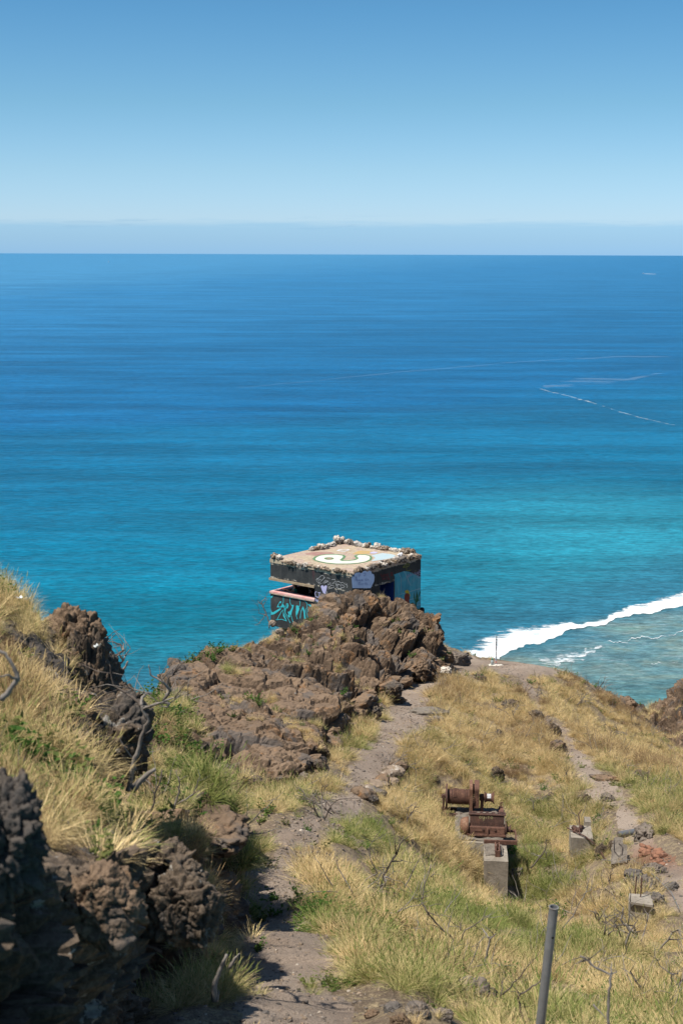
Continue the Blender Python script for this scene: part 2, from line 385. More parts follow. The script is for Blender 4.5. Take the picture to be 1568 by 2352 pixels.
    col = mixc(nt, math_(nt, 'MULTIPLY', math_(nt, 'MULTIPLY', mrange(nt, fs, .52, .70), band), .5), col, (.6,.66,.68))
    b = finish(nt, out, col, .35, h, .45, 1.0, .14); b.inputs['IOR'].default_value = 1.33
    o = mesh_obj('sea', v, f, m); tag(o, 'open blue ocean turning turquoise towards the reef', kind='structure')
build_sea()

def foam_mat(name, dens=.5, stretch=(.35,1,1), sc=.35, amp=2.4, op=1.0):
    m, nt, out = new_mat(name); co = coords(nt)
    a = nd(nt, 'ShaderNodeAttribute', attribute_name='edge').outputs['Fac']
    n = noise(nt, nd(nt, 'ShaderNodeMapping', {'Vector': co, 'Rotation': (0,0,.2), 'Scale': stretch}).outputs[0], sc, 8, .75, 1.0)
    al = mrange(nt, math_(nt, 'ADD', a, math_(nt, 'MULTIPLY', math_(nt, 'SUBTRACT', n, .5), amp)), dens-.12, dens+.25, 0, op)
    n2 = noise(nt, co, .5, 6, .7)
    b = nd(nt, 'ShaderNodeBsdfDiffuse', {0: ramp(nt, n2, [(.32, (.42,.58,.64)), (.5, (.74,.79,.81)), (.62, (.86,.87,.87))])})
    tr = nd(nt, 'ShaderNodeBsdfTransparent'); x = nd(nt, 'ShaderNodeMixShader', {0: al, 1: tr.outputs[0], 2: b.outputs[0]})
    nt.links.new(x.outputs[0], out.inputs[0]); return m
M_foam = foam_mat('surf_foam', .42, (.4,1,1), .30, 1.9); M_wake = foam_mat('thin_foam', .60, (.5,1,1), .22)
def strip(name, top, bot, m, label, cat=None, lift=.0, nseg=160, nr=14, edge_pow=1.0, ripple=2.5):
    T = [PS(*p) for p in top]; B = [PS(*p) for p in bot]
    def samp(L, t):
        a = t*(len(L)-1); i = min(int(a), len(L)-2); return L[i].lerp(L[i+1], a-i)
    v = []; f = []; e = []
    for i in range(nseg+1):
        t = i/nseg; a = samp(T, t); b = samp(B, t)
        for j in range(nr+1):
            s = j/nr; p = a.lerp(b, s); endf = min(1, 12*t, 12*(1-t)) if cat != 'open' else 1
            ed = (min(1, (s*1.3)**edge_pow)*min(1, (1-s)*11) if name == 'breaking_wave' else 3.6*s*(1-s))*endf
            h = lift*math.exp(-((s-.86)/.10)**2)*endf*(.7+.5*math.sin(i*.37)*math.sin(i*.11))
            v.append((p.x, p.y+ripple*(math.sin(i*.09+1)+.5*math.sin(i*.23)+.25*math.sin(i*.61))*.6, SEA+.06+.10*ed+h)); e.append(ed)
    for i in range(nseg):
        for j in range(nr):
            a = i*(nr+1)+j; f.append((a, a+nr+1, a+nr+2, a+1))
    o = mesh_obj(name, v, f, m, smooth=True); at = o.data.attributes.new('edge', 'FLOAT', 'POINT'); at.data.foreach_set('value', e)
    tag(o, label, 'wave' , kind=None); return o
strip('breaking_wave', [(985,1526),(1010,1508),(1060,1478),(1120,1450),(1180,1432),(1240,1424),(1290,1426),(1345,1431)],
      [(985,1552),(1060,1536),(1130,1521),(1187,1497),(1220,1485),(1255,1472),(1300,1454),(1348,1439)], M_foam,
      'long white breaking wave nearest the rock outcrop, beyond the marker post', None, .1)
strip('breaking_wave', [(1275,1430),(1325,1431),(1380,1415),(1425,1398),(1450,1382),(1500,1368),(1568,1350),(1700,1315)],
      [(1275,1452),(1325,1444),(1380,1434),(1425,1423),(1470,1414),(1520,1401),(1600,1386),(1700,1362)], M_foam,
      'white breaking wave running out of the frame on the right', None, .1)
strip('spent_wave', [(1195,1512),(1250,1497),(1300,1490),(1345,1482),(1400,1488)],
      [(1240,1530),(1290,1542),(1325,1540),(1350,1512),(1402,1491)], foam_mat('thin_surf', .86, (.4,1,1), .5, 2.4, .85),
      'thin lacy foam of a spent wave inside the reef', None, .4)
strip('spent_wave', [(1390,1477),(1440,1470),(1500,1461),(1600,1450)], [(1390,1479.5),(1440,1474),(1500,1465.5),(1600,1453)], foam_mat('thin_surf_b', .72, (.4,1,1), .4, 2.4, .8),
      'narrow line of foam crossing the shallow reef flat', None, .3)
strip('spent_wave', [(1455,1536),(1490,1530),(1530,1522),(1580,1513)], [(1455,1539),(1490,1534),(1530,1525),(1580,1518)], foam_mat('thin_surf_c', .9, (.4,1,1), .3, 2.4, .8),
      'small broken foam crests lowest on the reef flat', None, .2)
strip('drift_line', [(1222,887),(1260,897),(1300,907),(1350,920),(1420,944),(1500,965),(1600,988)], [(1222,890),(1260,901),(1300,911),(1350,924),(1420,947.5),(1500,968.5),(1600,991)],
      foam_mat('drift_foam', .80, (.4,1,1), .10, 2.4, .36), 'thin broken white foam line angling across the deep blue water', None, 0, 240, 4, 1, 4)
strip('drift_line', [(500,896),(650,880),(820,864),(1000,846),(1150,834),(1300,823),(1440,817),(1600,820)], [(500,898),(650,882),(820,866.5),(1000,848.5),(1150,836.5),(1300,826),(1440,821),(1600,824)],
      foam_mat('drift_foam_b', .55, (.4,1,1), .03, 3.2, .05), 'long faint pale drift line arcing across the deep blue water', None, 0, 240, 4, 1, 6)
strip('drift_line', [(1230,890),(1290,872),(1350,862),(1430,868),(1540,852)], [(1240,896),(1290,893),(1350,888),(1430,878),(1540,858)],
      foam_mat('drift_foam_c', .75, (.25,1,1), .045, 3.6, .07), 'faint patch of pale ruffled foam beside the angled foam line', None, 0, 160, 16, 1, 4)

def boats():
    white = simple('white_gelcoat', (.8,.8,.8), (.7,.7,.7), 1)
    p = PS(250, 602.5)
    t = tag(empty('sailboat', p, .4), 'tiny white sailboat far out near the horizon on the left', 'sailboat')
    h = MB(); n = 10
    prof = [(-8,.2,1.2),(-6,1.7,.3),(-2,2.3,0),(3,2.0,0),(7,.9,.4),(9,.05,1.4)]
    for x, w_, z0 in prof: h.v += [Vector((x,-w_,1.8)), Vector((x,0,z0-.8)), Vector((x,w_,1.8))]
    for i in range(5):
        a = 3*i; h.f += [[a,a+1,a+4,a+3],[a+1,a+2,a+5,a+4],[a+2,a,a+3,a+5]]; h.mi += [0]*3
    h.build('hull', white, t); s = MB(); s.tube([(1,0,1.5),(1,0,20)], .15); s.build('mast', white, t)
    s = MB(); s.add([(.8,0,3),(.8,.1,19.5),(-7,.7,3.2),(.8,.12,3),(.8,.2,19.5),(-7,.82,3.2)], [(0,1,2),(3,5,4),(0,2,5,3),(0,3,4,1),(1,4,5,2)]); s.build('sail', white, t)
    p = PS(1476, 628.5)
    t = tag(empty('motorboat', p, .1), 'tiny white motorboat trailing a wake near the horizon on the right', 'motorboat')
    h = MB()
    for x, w_, z0 in [(-6,1.6,.1),(-2,2,0),(3,1.6,.2),(6,.1,1.2)]: h.v += [Vector((-x,-w_,1.8)), Vector((-x,0,z0-.6)), Vector((-x,w_,1.8))]
    for i in range(3):
        a = 3*i; h.f += [[a,a+1,a+4,a+3],[a+1,a+2,a+5,a+4],[a+2,a,a+3,a+5]]; h.mi += [0]*3
    h.build('hull', white, t); c_ = MB(); c_.box((-1.5,-1.2,1.8),(2.5,1.2,3.6)); c_.build('cabin', white, t, bevel=.2)
    a = p
    o = strip('wake', [(1478,628.2),(1492,628.7),(1506,629.2)], [(1478,629.2),(1492,629.6),(1506,629.9)], foam_mat('wake_foam', .4, (.2,1,1), .02, 1.0, .6),
      'short white wake behind the tiny motorboat', None, 0, 60, 3, 1, 3)
boats()
#@@PART2
# ------------------------------------------------------------------ terrain
PATH1 = [(672,2420,9.2,115),(668,2352,10,112),(662,2280,11.6,100),(650,2200,13.5,92),(632,2120,15.7,72),(622,2050,18,50),(628,2000,20,42),(655,1940,23,40),(690,1895,25.5,42),
         (745,1868,27.5,45),(795,1835,30,44),(818,1790,32.5,46),(855,1735,36.5,46),(905,1690,39.8,48),(935,1645,43,52),(935,1600,46.5,48),(958,1570,49.5,42),(1010,1548,52.5,45),(1080,1532,56,60),(1160,1525,57.5,55)]
PATH2 = [(1160,1525,57.5,40),(1205,1552,54.5,22),(1222,1590,51,20),(1235,1625,48.5,18),(1290,1680,45,20),(1320,1730,42,28),(1375,1800,38.5,38),(1430,1850,36.5,24),(1455,1900,33.8,28),
         (1510,1975,30.5,34),(1560,2050,27.5,40),(1620,2120,25,45)]
GP = [(800,2150,15.5),(900,2250,12.5),(1000,2352,10.4),(1250,2352,11.8),(1400,2250,15),(1568,2352,14),(1100,2150,19),(1350,2150,22),(1568,2200,21),(1000,2000,25.5),
      (1560,2050,27),(1480,1930,32.5),(1400,1820,37.6),(1568,1810,38),(1300,1700,44),(1450,1700,45.5),(1568,1752,47),(1215,1516,57),(1300,1560,56),(1400,1632,54.5),(1480,1706,53),(1530,1742,51),
      (1000,1720,38.5),(1100,1620,47),(1200,1575,52),(1050,1512,60),(1140,1508,61),(1140,1532,57),(900,2050,21),(1000,1900,30.8),(1300,2000,32.8),(1300,1900,35.8),(1250,1820,38.6),(1168,2066,31.2),(1168,2088,29.3),(1168,2112,26.5),(1040,1955,31.2),(1000,1880,34),(1240,1960,33.5),
      (500,2200,10.8),(520,1960,19.5),(560,1830,26.5),(640,1800,30.5),(700,1790,31.5),(800,1700,37.5),(540,2100,14),(860,1930,27),(1420,2000,28.5),(1100,2250,14.5),(1250,2200,18.5),
      (520,2340,9.0),(1080,1700,41)]
tp = [P(*g) for g in GP]+[P(*g[:3]) for g in PATH1]+[P(*g[:3]) for g in PATH2[1:]]
tp += [Vector(q) for q in ((-3,8,-6.6),(-3,13,-8.6),(-3,19,-10.2),(-4,26,-12.5),(-9,12,-11),(-10,22,-16),(-12,35,-24),(-6,34,-15.5),(-7,45,-20),(-6.5,56,-22),(-3.2,61,-16.3),(0,58,-16.1),(0,64,-16.6),(3.4,61.7,-16.6),
        (1,52,-15.9),(-3.5,45,-15.5),(4,66,-19),(-3,66,-20),(1,3,-4.6),(-2,3,-4.4),(3,4,-5.0),(5,8,-6.1),(8,6,-5.9),(14,12,-8.6),(16,20,-11.8),(20,28,-13.5),(24,36,-14.5),(28,45,-16.5),(0,0,-4.2),(6,0,-4.6))]
PO_ = P(1166.2, 1978.8, 31.5); tp += [PO_+Vector(q) for q in ((-1.25,.4,.2),(-1.4,1.8,.2),(-1.7,2.9,.15),(-1.2,-.5,-.1),(.4,.3,-.75),(.5,2,-.65))]
G = TPS(tp, .03)
edgeX = [-9, -.32, -.22, -.16, -.13, -.115, .055, .1, .13, .16, .19, .215, .235, .27, .5, 9]
edgeD = [20, 20, 24, 28, 30, 66.5, 66.5, 62.5, 62, 59.5, 58.5, 56.5, 54.5, 52.5, 52, 52]
P1 = [P(*g[:3]) for g in PATH1]; P2 = [P(*g[:3]) for g in PATH2]
W1 = [(1 if i < 6 else .82)*g[3]*K*P(*g[:3]).length for i, g in enumerate(PATH1)]; W2 = [.75*g[3]*K*P(*g[:3]).length for g in PATH2]
def pathmask(x, y):
    wob = f2(x, y, .9, 3, 5)*.28+f2(x, y, 3.2, 2, 6)*.10
    d1, w1 = segdist(x, y, P1, w=W1); d2, w2 = segdist(x, y, P2, w=W2)
    q = PS(1100, 1530, P(1140,1530,57).z)            # bare terrace round the marker post
    d3 = np.hypot((x-q.x+.3)/3.5, (y-q.y-.4)/3.1)
    s = np.minimum(np.minimum(d1-w1, d2-w2), (d3-1)*2)
    return s+wob                                       # <0 on the path
def zbase(x, y):
    z = G(x, y)
    u = x/np.maximum(y, .5); de = np.interp(u, edgeX, edgeD)+f2(x, y, .25, 2, 3)*.8
    o = np.maximum(y-de, 0)
    z = z-.30*sstep(9, 19, y)*sstep(.1, 1.3, pathmask(x, y))          # the tufts stand half a metre above the soil
    return z-1.15*o*np.clip(o/2.5, 0, 1)
def zground(x, y):
    z = zbase(x, y); pm = pathmask(x, y); k = sstep(-.1, .7, pm)
    z = z+f2(x, y, .45, 3, 1)*.26*k+f2(x, y, 1.8, 4, 2)*(.035+.10*k)-.10*(1-k)
    bed = np.abs(f2(x*.6+y*.3, y*1.6, .9, 4, 8)); z = z+(.05-.14*np.minimum(bed*3, 1)*.5)*(1-k)
    return np.maximum(z, SEA-3)
def build_ground():
    ys = [1.2]
    while ys[-1] < 135: ys.append(ys[-1]*1.0058 + .004)
    ys = np.array(ys); us = np.concatenate([np.linspace(-1.5,-.34,60), np.linspace(-.335,.34,330), np.linspace(.345,1.5,60)])
    Y, U = np.meshgrid(ys, us, indexing='ij'); X = U*Y
    nz = f2(X, Y, 2.1, 2, 41); X = X+nz*.004*Y
    Z = zground(X, Y); pm = pathmask(X, Y)
    nr, nc = X.shape; V = np.stack([X.ravel(), Y.ravel(), Z.ravel()], 1)
    i = np.arange(nr*nc).reshape(nr, nc); F = np.stack([i[:-1,:-1].ravel(), i[:-1,1:].ravel(), i[1:,1:].ravel(), i[1:,:-1].ravel()], 1)
    onp = pm.ravel()[F].mean(1) < 0
    def mk(name, F, m):
        used = np.unique(F); mp = np.full(len(V), -1); mp[used] = np.arange(len(used))
        me = bpy.data.meshes.new(name); me.vertices.add(len(used)); me.vertices.foreach_set('co', V[used].ravel())
        me.loops.add(F.size); me.loops.foreach_set('vertex_index', mp[F].ravel()); me.polygons.add(len(F))
        me.polygons.foreach_set('loop_start', np.arange(0, F.size, 4)); me.polygons.foreach_set('loop_total', np.full(len(F), 4)); me.update(); me.validate(); me.shade_smooth()
        me.materials.append(m); o = bpy.data.objects.new(name, me); COL.objects.link(o); return o, V[used]
    g, _ = mk('ground', F[~onp], M_dirt); tag(g, 'dry brown slope under the bunch grass', kind='structure')
    cx = V[F].mean(1)
    q = P(1530, 1985, 30)
    Fp = F[onp]; sel1 = segdist(cx[onp][:,0], cx[onp][:,1], P1) <= segdist(cx[onp][:,0], cx[onp][:,1], P2)
    for nm, FF, lb in (('path', Fp[sel1], 'trodden earth path winding down the middle of the slope'), ('path', Fp[~sel1], 'second earth path descending the slope on the right')):
        o, vv = mk(nm, FF, M_path); tag(o, lb, kind='structure')
        q1 = P(1500, 1965, 31); r = np.clip(1.3-np.hypot(vv[:,0]-q1.x, vv[:,1]-q1.y)/1.7, 0, 1)*.8
        at = o.data.attributes.new('red', 'FLOAT', 'POINT'); at.data.foreach_set('value', r)
    return V, F
GV, GF = build_ground()
BV = [BVHTree.FromPolygons([tuple(v) for v in GV], [tuple(map(int, f)) for f in GF[(GV[GF[:,0],1] < 72)]])]
def drop(x, y, z=6.0, only=None):
    best = None
    for b in (BV if only is None else only):
        h = b.ray_cast(Vector((x, y, z)), Vector((0,0,-1)))
        if h[0] is not None and (best is None or h[0].z > best[0].z): best = h
    return best
def hitpx(X, Y):                                        # first surface seen along a sight line: where a thing stands
    best = None
    while best is None and Y < 2400:
        r = ray(X, Y).normalized(); Y += 6
        for b in BV:
            h = b.ray_cast(Vector((0,0,0)), r)
            if h[0] is not None and (best is None or h[3] < best[3]): best = h
    return best

# ------------------------------------------------------------------ rock masses
def remesh_solid(V, F, vox):
    me = bpy.data.meshes.new('t'); me.from_pydata(V, [], F); o = bpy.data.objects.new('t', me); COL.objects.link(o)
    md = o.modifiers.new('r', 'REMESH'); md.mode = 'VOXEL'; md.voxel_size = vox
    dg = bpy.context.evaluated_depsgraph_get(); e = o.evaluated_get(dg); m2 = bpy.data.meshes.new_from_object(e)
    bpy.data.objects.remove(o); bpy.data.meshes.remove(me); return m2
def crag(me, A=(.55,.24,.09), S=(1.5,.55,.2), seed=0, strat=.10, mask=None, flat=0, under=None):
    n = len(me.vertices); co = np.empty(n*3); me.vertices.foreach_get('co', co); co = co.reshape(-1,3)
    no = np.empty(n*3); me.vertex_normals.foreach_get('vector', no); no = no.reshape(-1,3)
    q = co+np.stack([fbm(co*.7+7*i, 3, seed+i) for i in range(3)], 1)*.35
    q2 = q*np.array([1,1,1.25])
    d = np.zeros(n)
    for k, (a, s) in enumerate(zip(A, S)):
        F1, F2, ID, tl = worley(q2/s+k*3.3, seed+20*k)
        d += a*((ID-.5)*.75+tl*.9+(sstep(0, .15, F2-F1)-1)*.75)
    d += A[0]*.35*fbm(co*.6, 3, seed+5)+.035*fbm(co*5, 3, seed+6)
    d += strat*(np.abs(((q[:,2]+q[:,0]*.12+q[:,1]*.05)*1.1) % 1-.5)-.25)
    if mask is not None: d *= mask(co)
    if flat: d *= 1-flat*sstep(.5, .8, no[:,2])
    dirn = no+np.array([0,0,.10]); co2 = co+dirn*d[:,None]
    if under is not None: co2 = under(co2)
    me.vertices.foreach_set('co', co2.ravel()); me.update(); return me
def rock_mass(name, top, outline, base, vox, label, m, A, S, seed, grid=.12, wall=3.2, cat='rock outcrop', lam=.3, soft=.5, strat=.1, mask=None, flat=0, under=None):
    T = TPS(top, lam); xs = [p[0] for p in outline]; ys = [p[1] for p in outline]
    X, Y = np.meshgrid(np.arange(min(xs)-2, max(xs)+2, grid), np.arange(min(ys)-2, max(ys)+2, grid), indexing='ij')
    pert = f2(X, Y, .5, 3, seed+3)*.5
    d = segdist(X, Y, outline, True); ins = inpoly(X, Y, outline); sd = np.where(ins, -d, d)+pert*soft
    zt = T(X, Y)
    Z = zt-np.where(sd > -.25, (sd+.25)*wall, 0)
    Z = np.maximum(Z, base-.2)
    nx, ny = X.shape; i = np.arange(nx*ny).reshape(nx, ny)
    V = np.stack([X.ravel(), Y.ravel(), Z.ravel()], 1); keep = (Z > base-.1)
    f = np.stack([i[:-1,:-1].ravel(), i[1:,:-1].ravel(), i[1:,1:].ravel(), i[:-1,1:].ravel()], 1)
    kf = keep.ravel()[f].any(1); f = f[kf]
    VB = V.copy(); VB[:,2] = base-1.2; off = len(V); fb = f[:, ::-1]+off
    e = {}
    for q in f:
        for a, b in zip(q, np.roll(q, -1)): e[(int(a), int(b))] = 1
    side = [(b, a, a+off, b+off) for (a, b) in e if (b, a) not in e]
    Fall = [tuple(map(int, q)) for q in f]+[tuple(map(int, q)) for q in fb]+side
    me = remesh_solid(np.vstack([V, VB]).tolist(), Fall, vox)
    crag(me, A, S, seed, strat, mask, flat, under)
    me.name = name; me.materials.clear(); me.materials.append(m)
    o = bpy.data.objects.new(name, me); COL.objects.link(o); tag(o, label, cat)
    me.calc_loop_triangles(); n = len(me.vertices); co = np.empty(n*3); me.vertices.foreach_get('co', co)
    BV.append(BVHTree.FromPolygons([tuple(v) for v in co.reshape(-1,3)], [tuple(p.vertices) for p in me.polygons]))
    return o
# A: the craggy outcrop in front of the pillbox
topA = [P(*q) for q in [(850,1341,53),(790,1370,52),(740,1434,51),(690,1472,49.5),(610,1494,47),(540,1496,44),(470,1496,41.5),(430,1524,39.5),(402,1578,36.5),
    (900,1370,54),(950,1385,54.5),(1000,1398,54.3),(1030,1412,54.2),(600,1520,42),(700,1512,46),(800,1462,49.3),(900,1450,51.5),(975,1470,53),(500,1590,37),(600,1610,37.3),(690,1570,40.6),(760,1530,43.8),(850,1510,48),(940,1510,51),
    (480,1680,33.4),(560,1690,33.6),(640,1700,34),(600,1760,31.6),(700,1640,37),(770,1590,41),(840,1550,45.5),(660,1755,32.8)]]
topA += [Vector((p.x-1.2, p.y+4, p.z-2.2)) for p in topA[1:8]]+[Vector((1,57.5,-15)),Vector((3.6,57.6,-15.8))]
outA = [P(*q) for q in [(395,1600,35.5),(440,1690,32.8),(520,1765,30.6),(640,1795,30.6),(715,1770,32.5),(782,1710,36.6),(836,1656,40.5),(893,1616,44.3),(928,1566,48.2),(1012,1545,51.2),(1034,1500,53)]]+\
    [Vector((4.15,55.2,0)),Vector((3.6,57.0,0)),Vector((1.8,56.6,0)),Vector((-.6,55.6,0)),Vector((-3.2,53.5,0)),Vector((-4.6,48,0)),Vector((-5.4,43,0)),Vector((-5.2,38,0))]
def maskA(co):       # smoother weathered slab on the near left part
    q = P(560,1620,37); d = np.hypot((co[:,0]-q.x)/3.4, (co[:,1]-q.y)/5.0); return .32+.68*sstep(.55, 1.15, d)
rock_mass('rock_outcrop', topA, outA, -17.5, .07, 'large craggy brown lava outcrop rising in front of the graffiti pillbox', M_rock, (.66,.26,.085), (2.0,.8,.32), 3, .14, 3.8, lam=.06, mask=maskA)
# M: broken ledge in the middle left
topM = [P(*q) for q in [(215,1475,20),(260,1505,21.5),(300,1545,23.5),(350,1575,26),(395,1590,28),(400,1650,25),(440,1670,23.8),(300,1700,17.8),(250,1620,17.8),(480,1745,21.6),(515,1835,19.6),(522,1880,18.4),
    (400,1760,19),(350,1800,15.6),(420,1900,14.6),(300,1850,13.2),(470,1920,15.4),(230,1800,12.6),(380,1980,12),(100,1580,20),(0,1590,18.5)]]+[Vector((-7,20,-8)),Vector((-7,25,-10)),Vector((-6,12.5,-7)),Vector((-6,29,-11))]
outM = [P(*q) for q in [(395,1600,28),(425,1655,25),(482,1730,22),(520,1820,20),(530,1885,18.2),(500,1925,16),(440,1960,13.4),(400,2000,11.6)]]+[Vector(q) for q in ((-3,9.5,0),(-6,12,0),(-7.5,18,0),(-7.3,24,0),(-6,29,0))]
rock_mass('rock_ledge', topM, outM, -14, .06, 'broken rocky ledge with a dark right face below the dead tree', M_rock, (.34,.2,.09), (1.1,.42,.17), 12, .10, 4, cat='rock ledge', flat=.7)
# L: the near hillside shelf with its shaded cliff
topL = [P(*q) for q in [(0,1262,11.5),(60,1312,11.8),(115,1378,12),(50,1500,10),(150,1600,9.6),(0,1600,8.2),(215,1640,11.2),(100,1750,7.8),(300,1850,8.4),(200,1900,7.0),(350,1950,7.4),(440,1985,7.6),(486,2090,7.1),(0,1850,5.4),
    (100,2010,5.2),(250,2060,5.9),(370,2130,6.1),(50,1930,4.4),(240,1760,10),(-150,1300,10.5),(-300,1500,8),(-200,1800,5),(0,2020,3.6)]]+[Vector((-1.6,2.2,-1.3)),Vector((-4,2.5,-1.1)),Vector((-6,6,-1.7)),Vector((-6,11,-1.9)),Vector((-3,0,-.9)),Vector((-3.4,13.0,-2.8)),Vector((-5,13.2,-2.6)),Vector((-2.4,12.4,-3.7))]
outL = [Vector(q) for q in ((-.86,2.0,0),(-.88,3.4,0),(-.93,4.3,0),(-.84,5.2,0),(-.80,6.2,0),(-.76,7.0,0),(-.98,7.6,0),(-1.28,8.3,0),(-1.45,9.6,0),(-1.9,11,0),(-2.45,12.2,0),(-3.2,13.2,0),(-5,13.4,0),(-9,12,0),(-9,-1,0),(-1,-1,0))]
def underL(co):      # undercut shaped below the rim to hold the cliff face in shade
    zr = np.interp(co[:,1], [2, 3.6, 5, 6.2, 7.2, 9], [-1.3, -1.75, -2.55, -3.0, -3.4, -3.6]); k = np.clip(zr-.12-co[:,2], 0, 1.6)
    co = co.copy(); co[:,0] -= .60*k*sstep(-2.6, -1.2, co[:,0])*(1-sstep(7.6, 9.5, co[:,1])); return co
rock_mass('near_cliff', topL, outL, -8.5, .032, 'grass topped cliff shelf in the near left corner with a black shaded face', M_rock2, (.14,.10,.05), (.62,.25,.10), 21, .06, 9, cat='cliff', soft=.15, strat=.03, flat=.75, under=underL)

# free-standing boulders built from warped, chipped blobs
def boulder(name, X, Y, size, label, m=None, squash=(1,.9,.7), seed=0, group=None, sub=4, rz=None, sink=.25, d=None, amp=.16, cat='boulder', parent=None, loc=None, rough_sc=2.2):
    bm = bmesh.new(); bmesh.ops.create_icosphere(bm, subdivisions=sub, radius=1); me = bpy.data.meshes.new(name); bm.to_mesh(me); bm.free()
    n = len(me.vertices); co = np.empty(n*3); me.vertices.foreach_get('co', co); co = co.reshape(-1,3)
    rs = np.random.default_rng(seed+100); off = rs.random(3)*50
    for k in range(9):                                  # chip flat facets
        v = rs.normal(size=3); v /= np.linalg.norm(v); h = rs.uniform(.62, .9); s = co@v; co = co-np.maximum(s-h, 0)[:,None]*v*.9
    F1, F2, ID, tl = worley(co*rough_sc+off, seed); r = 1+amp*(ID-.5)*.6+amp*tl*.9+amp*.9*(sstep(0,.2,F2-F1)-1)*.5+amp*.5*fbm(co*3+off, 4, seed)
    if sub >= 4:
        F1, F2, ID, tl = worley(co*rough_sc*2.7+off, seed+5); r = r+amp*.45*((ID-.5)*.6+tl+(sstep(0,.18,F2-F1)-1)*.5)+amp*.25*fbm(co*14+off, 3, seed)
    co = co*r[:,None]*np.array(squash)*size*.5
    a = rs.random()*6.28 if rz is None else rz; ca, sa = math.cos(a), math.sin(a); co = co@np.array([[ca,sa,0],[-sa,ca,0],[0,0,1]])
    me.vertices.foreach_set('co', co.ravel()); me.update(); me.shade_smooth(); me.materials.append(m or M_boul)
    o = bpy.data.objects.new(name, me); COL.objects.link(o)
    if loc is not None: o.location = loc
    elif d is not None: o.location = P(X, Y, d)
    else:
        h = hitpx(X, Y); o.location = h[0]+Vector((0, 0, size*squash[2]*(.5-sink)))
    if parent: o.parent = parent
    else: tag(o, label, cat, group)
    return o
# left pillar rocks
boulder('boulder', 155, 1600, .8, 'tall brown block crowning the left cliff edge against the sea', M_rock, (.85,.9,.85), 1, sub=6, loc=P(164,1482,12.0), amp=.22, rz=.3)
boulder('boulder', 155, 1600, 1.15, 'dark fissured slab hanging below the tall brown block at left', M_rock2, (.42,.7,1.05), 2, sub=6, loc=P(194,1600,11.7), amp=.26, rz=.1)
boulder('boulder', 155, 1600, .58, 'weathered brown rock face half buried in grass left of the dark slab', M_rock, (.85,.7,.9), 3, sub=6, loc=P(132,1560,11.3), amp=.2, rz=.5)
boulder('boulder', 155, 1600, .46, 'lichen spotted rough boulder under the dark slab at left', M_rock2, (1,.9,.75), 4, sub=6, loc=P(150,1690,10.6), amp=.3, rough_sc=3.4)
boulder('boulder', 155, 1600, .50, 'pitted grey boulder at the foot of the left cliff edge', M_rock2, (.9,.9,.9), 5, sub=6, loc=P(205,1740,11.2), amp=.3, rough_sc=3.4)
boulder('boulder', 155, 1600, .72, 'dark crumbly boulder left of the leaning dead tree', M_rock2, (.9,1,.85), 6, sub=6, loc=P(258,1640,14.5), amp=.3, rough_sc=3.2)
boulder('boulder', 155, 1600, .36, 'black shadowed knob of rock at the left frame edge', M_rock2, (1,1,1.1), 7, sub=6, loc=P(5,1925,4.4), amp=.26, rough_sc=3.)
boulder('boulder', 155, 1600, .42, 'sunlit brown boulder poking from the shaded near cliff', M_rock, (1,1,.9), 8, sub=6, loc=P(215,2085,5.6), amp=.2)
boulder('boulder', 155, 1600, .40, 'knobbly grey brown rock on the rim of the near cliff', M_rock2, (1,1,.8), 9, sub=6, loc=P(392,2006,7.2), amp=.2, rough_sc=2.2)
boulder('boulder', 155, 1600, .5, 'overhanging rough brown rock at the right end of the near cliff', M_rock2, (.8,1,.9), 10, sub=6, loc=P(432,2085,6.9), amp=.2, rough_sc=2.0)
boulder('boulder', 490, 1935, .95, 'flat topped brown boulder in the grass beside the narrow path', M_rock, (1.2,.9,.55), 11, sub=5, amp=.2)
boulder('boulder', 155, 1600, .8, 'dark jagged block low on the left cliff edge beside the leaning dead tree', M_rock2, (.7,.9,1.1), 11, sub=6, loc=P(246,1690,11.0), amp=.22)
boulder('boulder', 155, 1600, .55, 'small dark block behind the tall brown block on the skyline', M_rock2, (.8,.9,1.0), 13, sub=6, loc=P(222,1545,12.3), amp=.22)
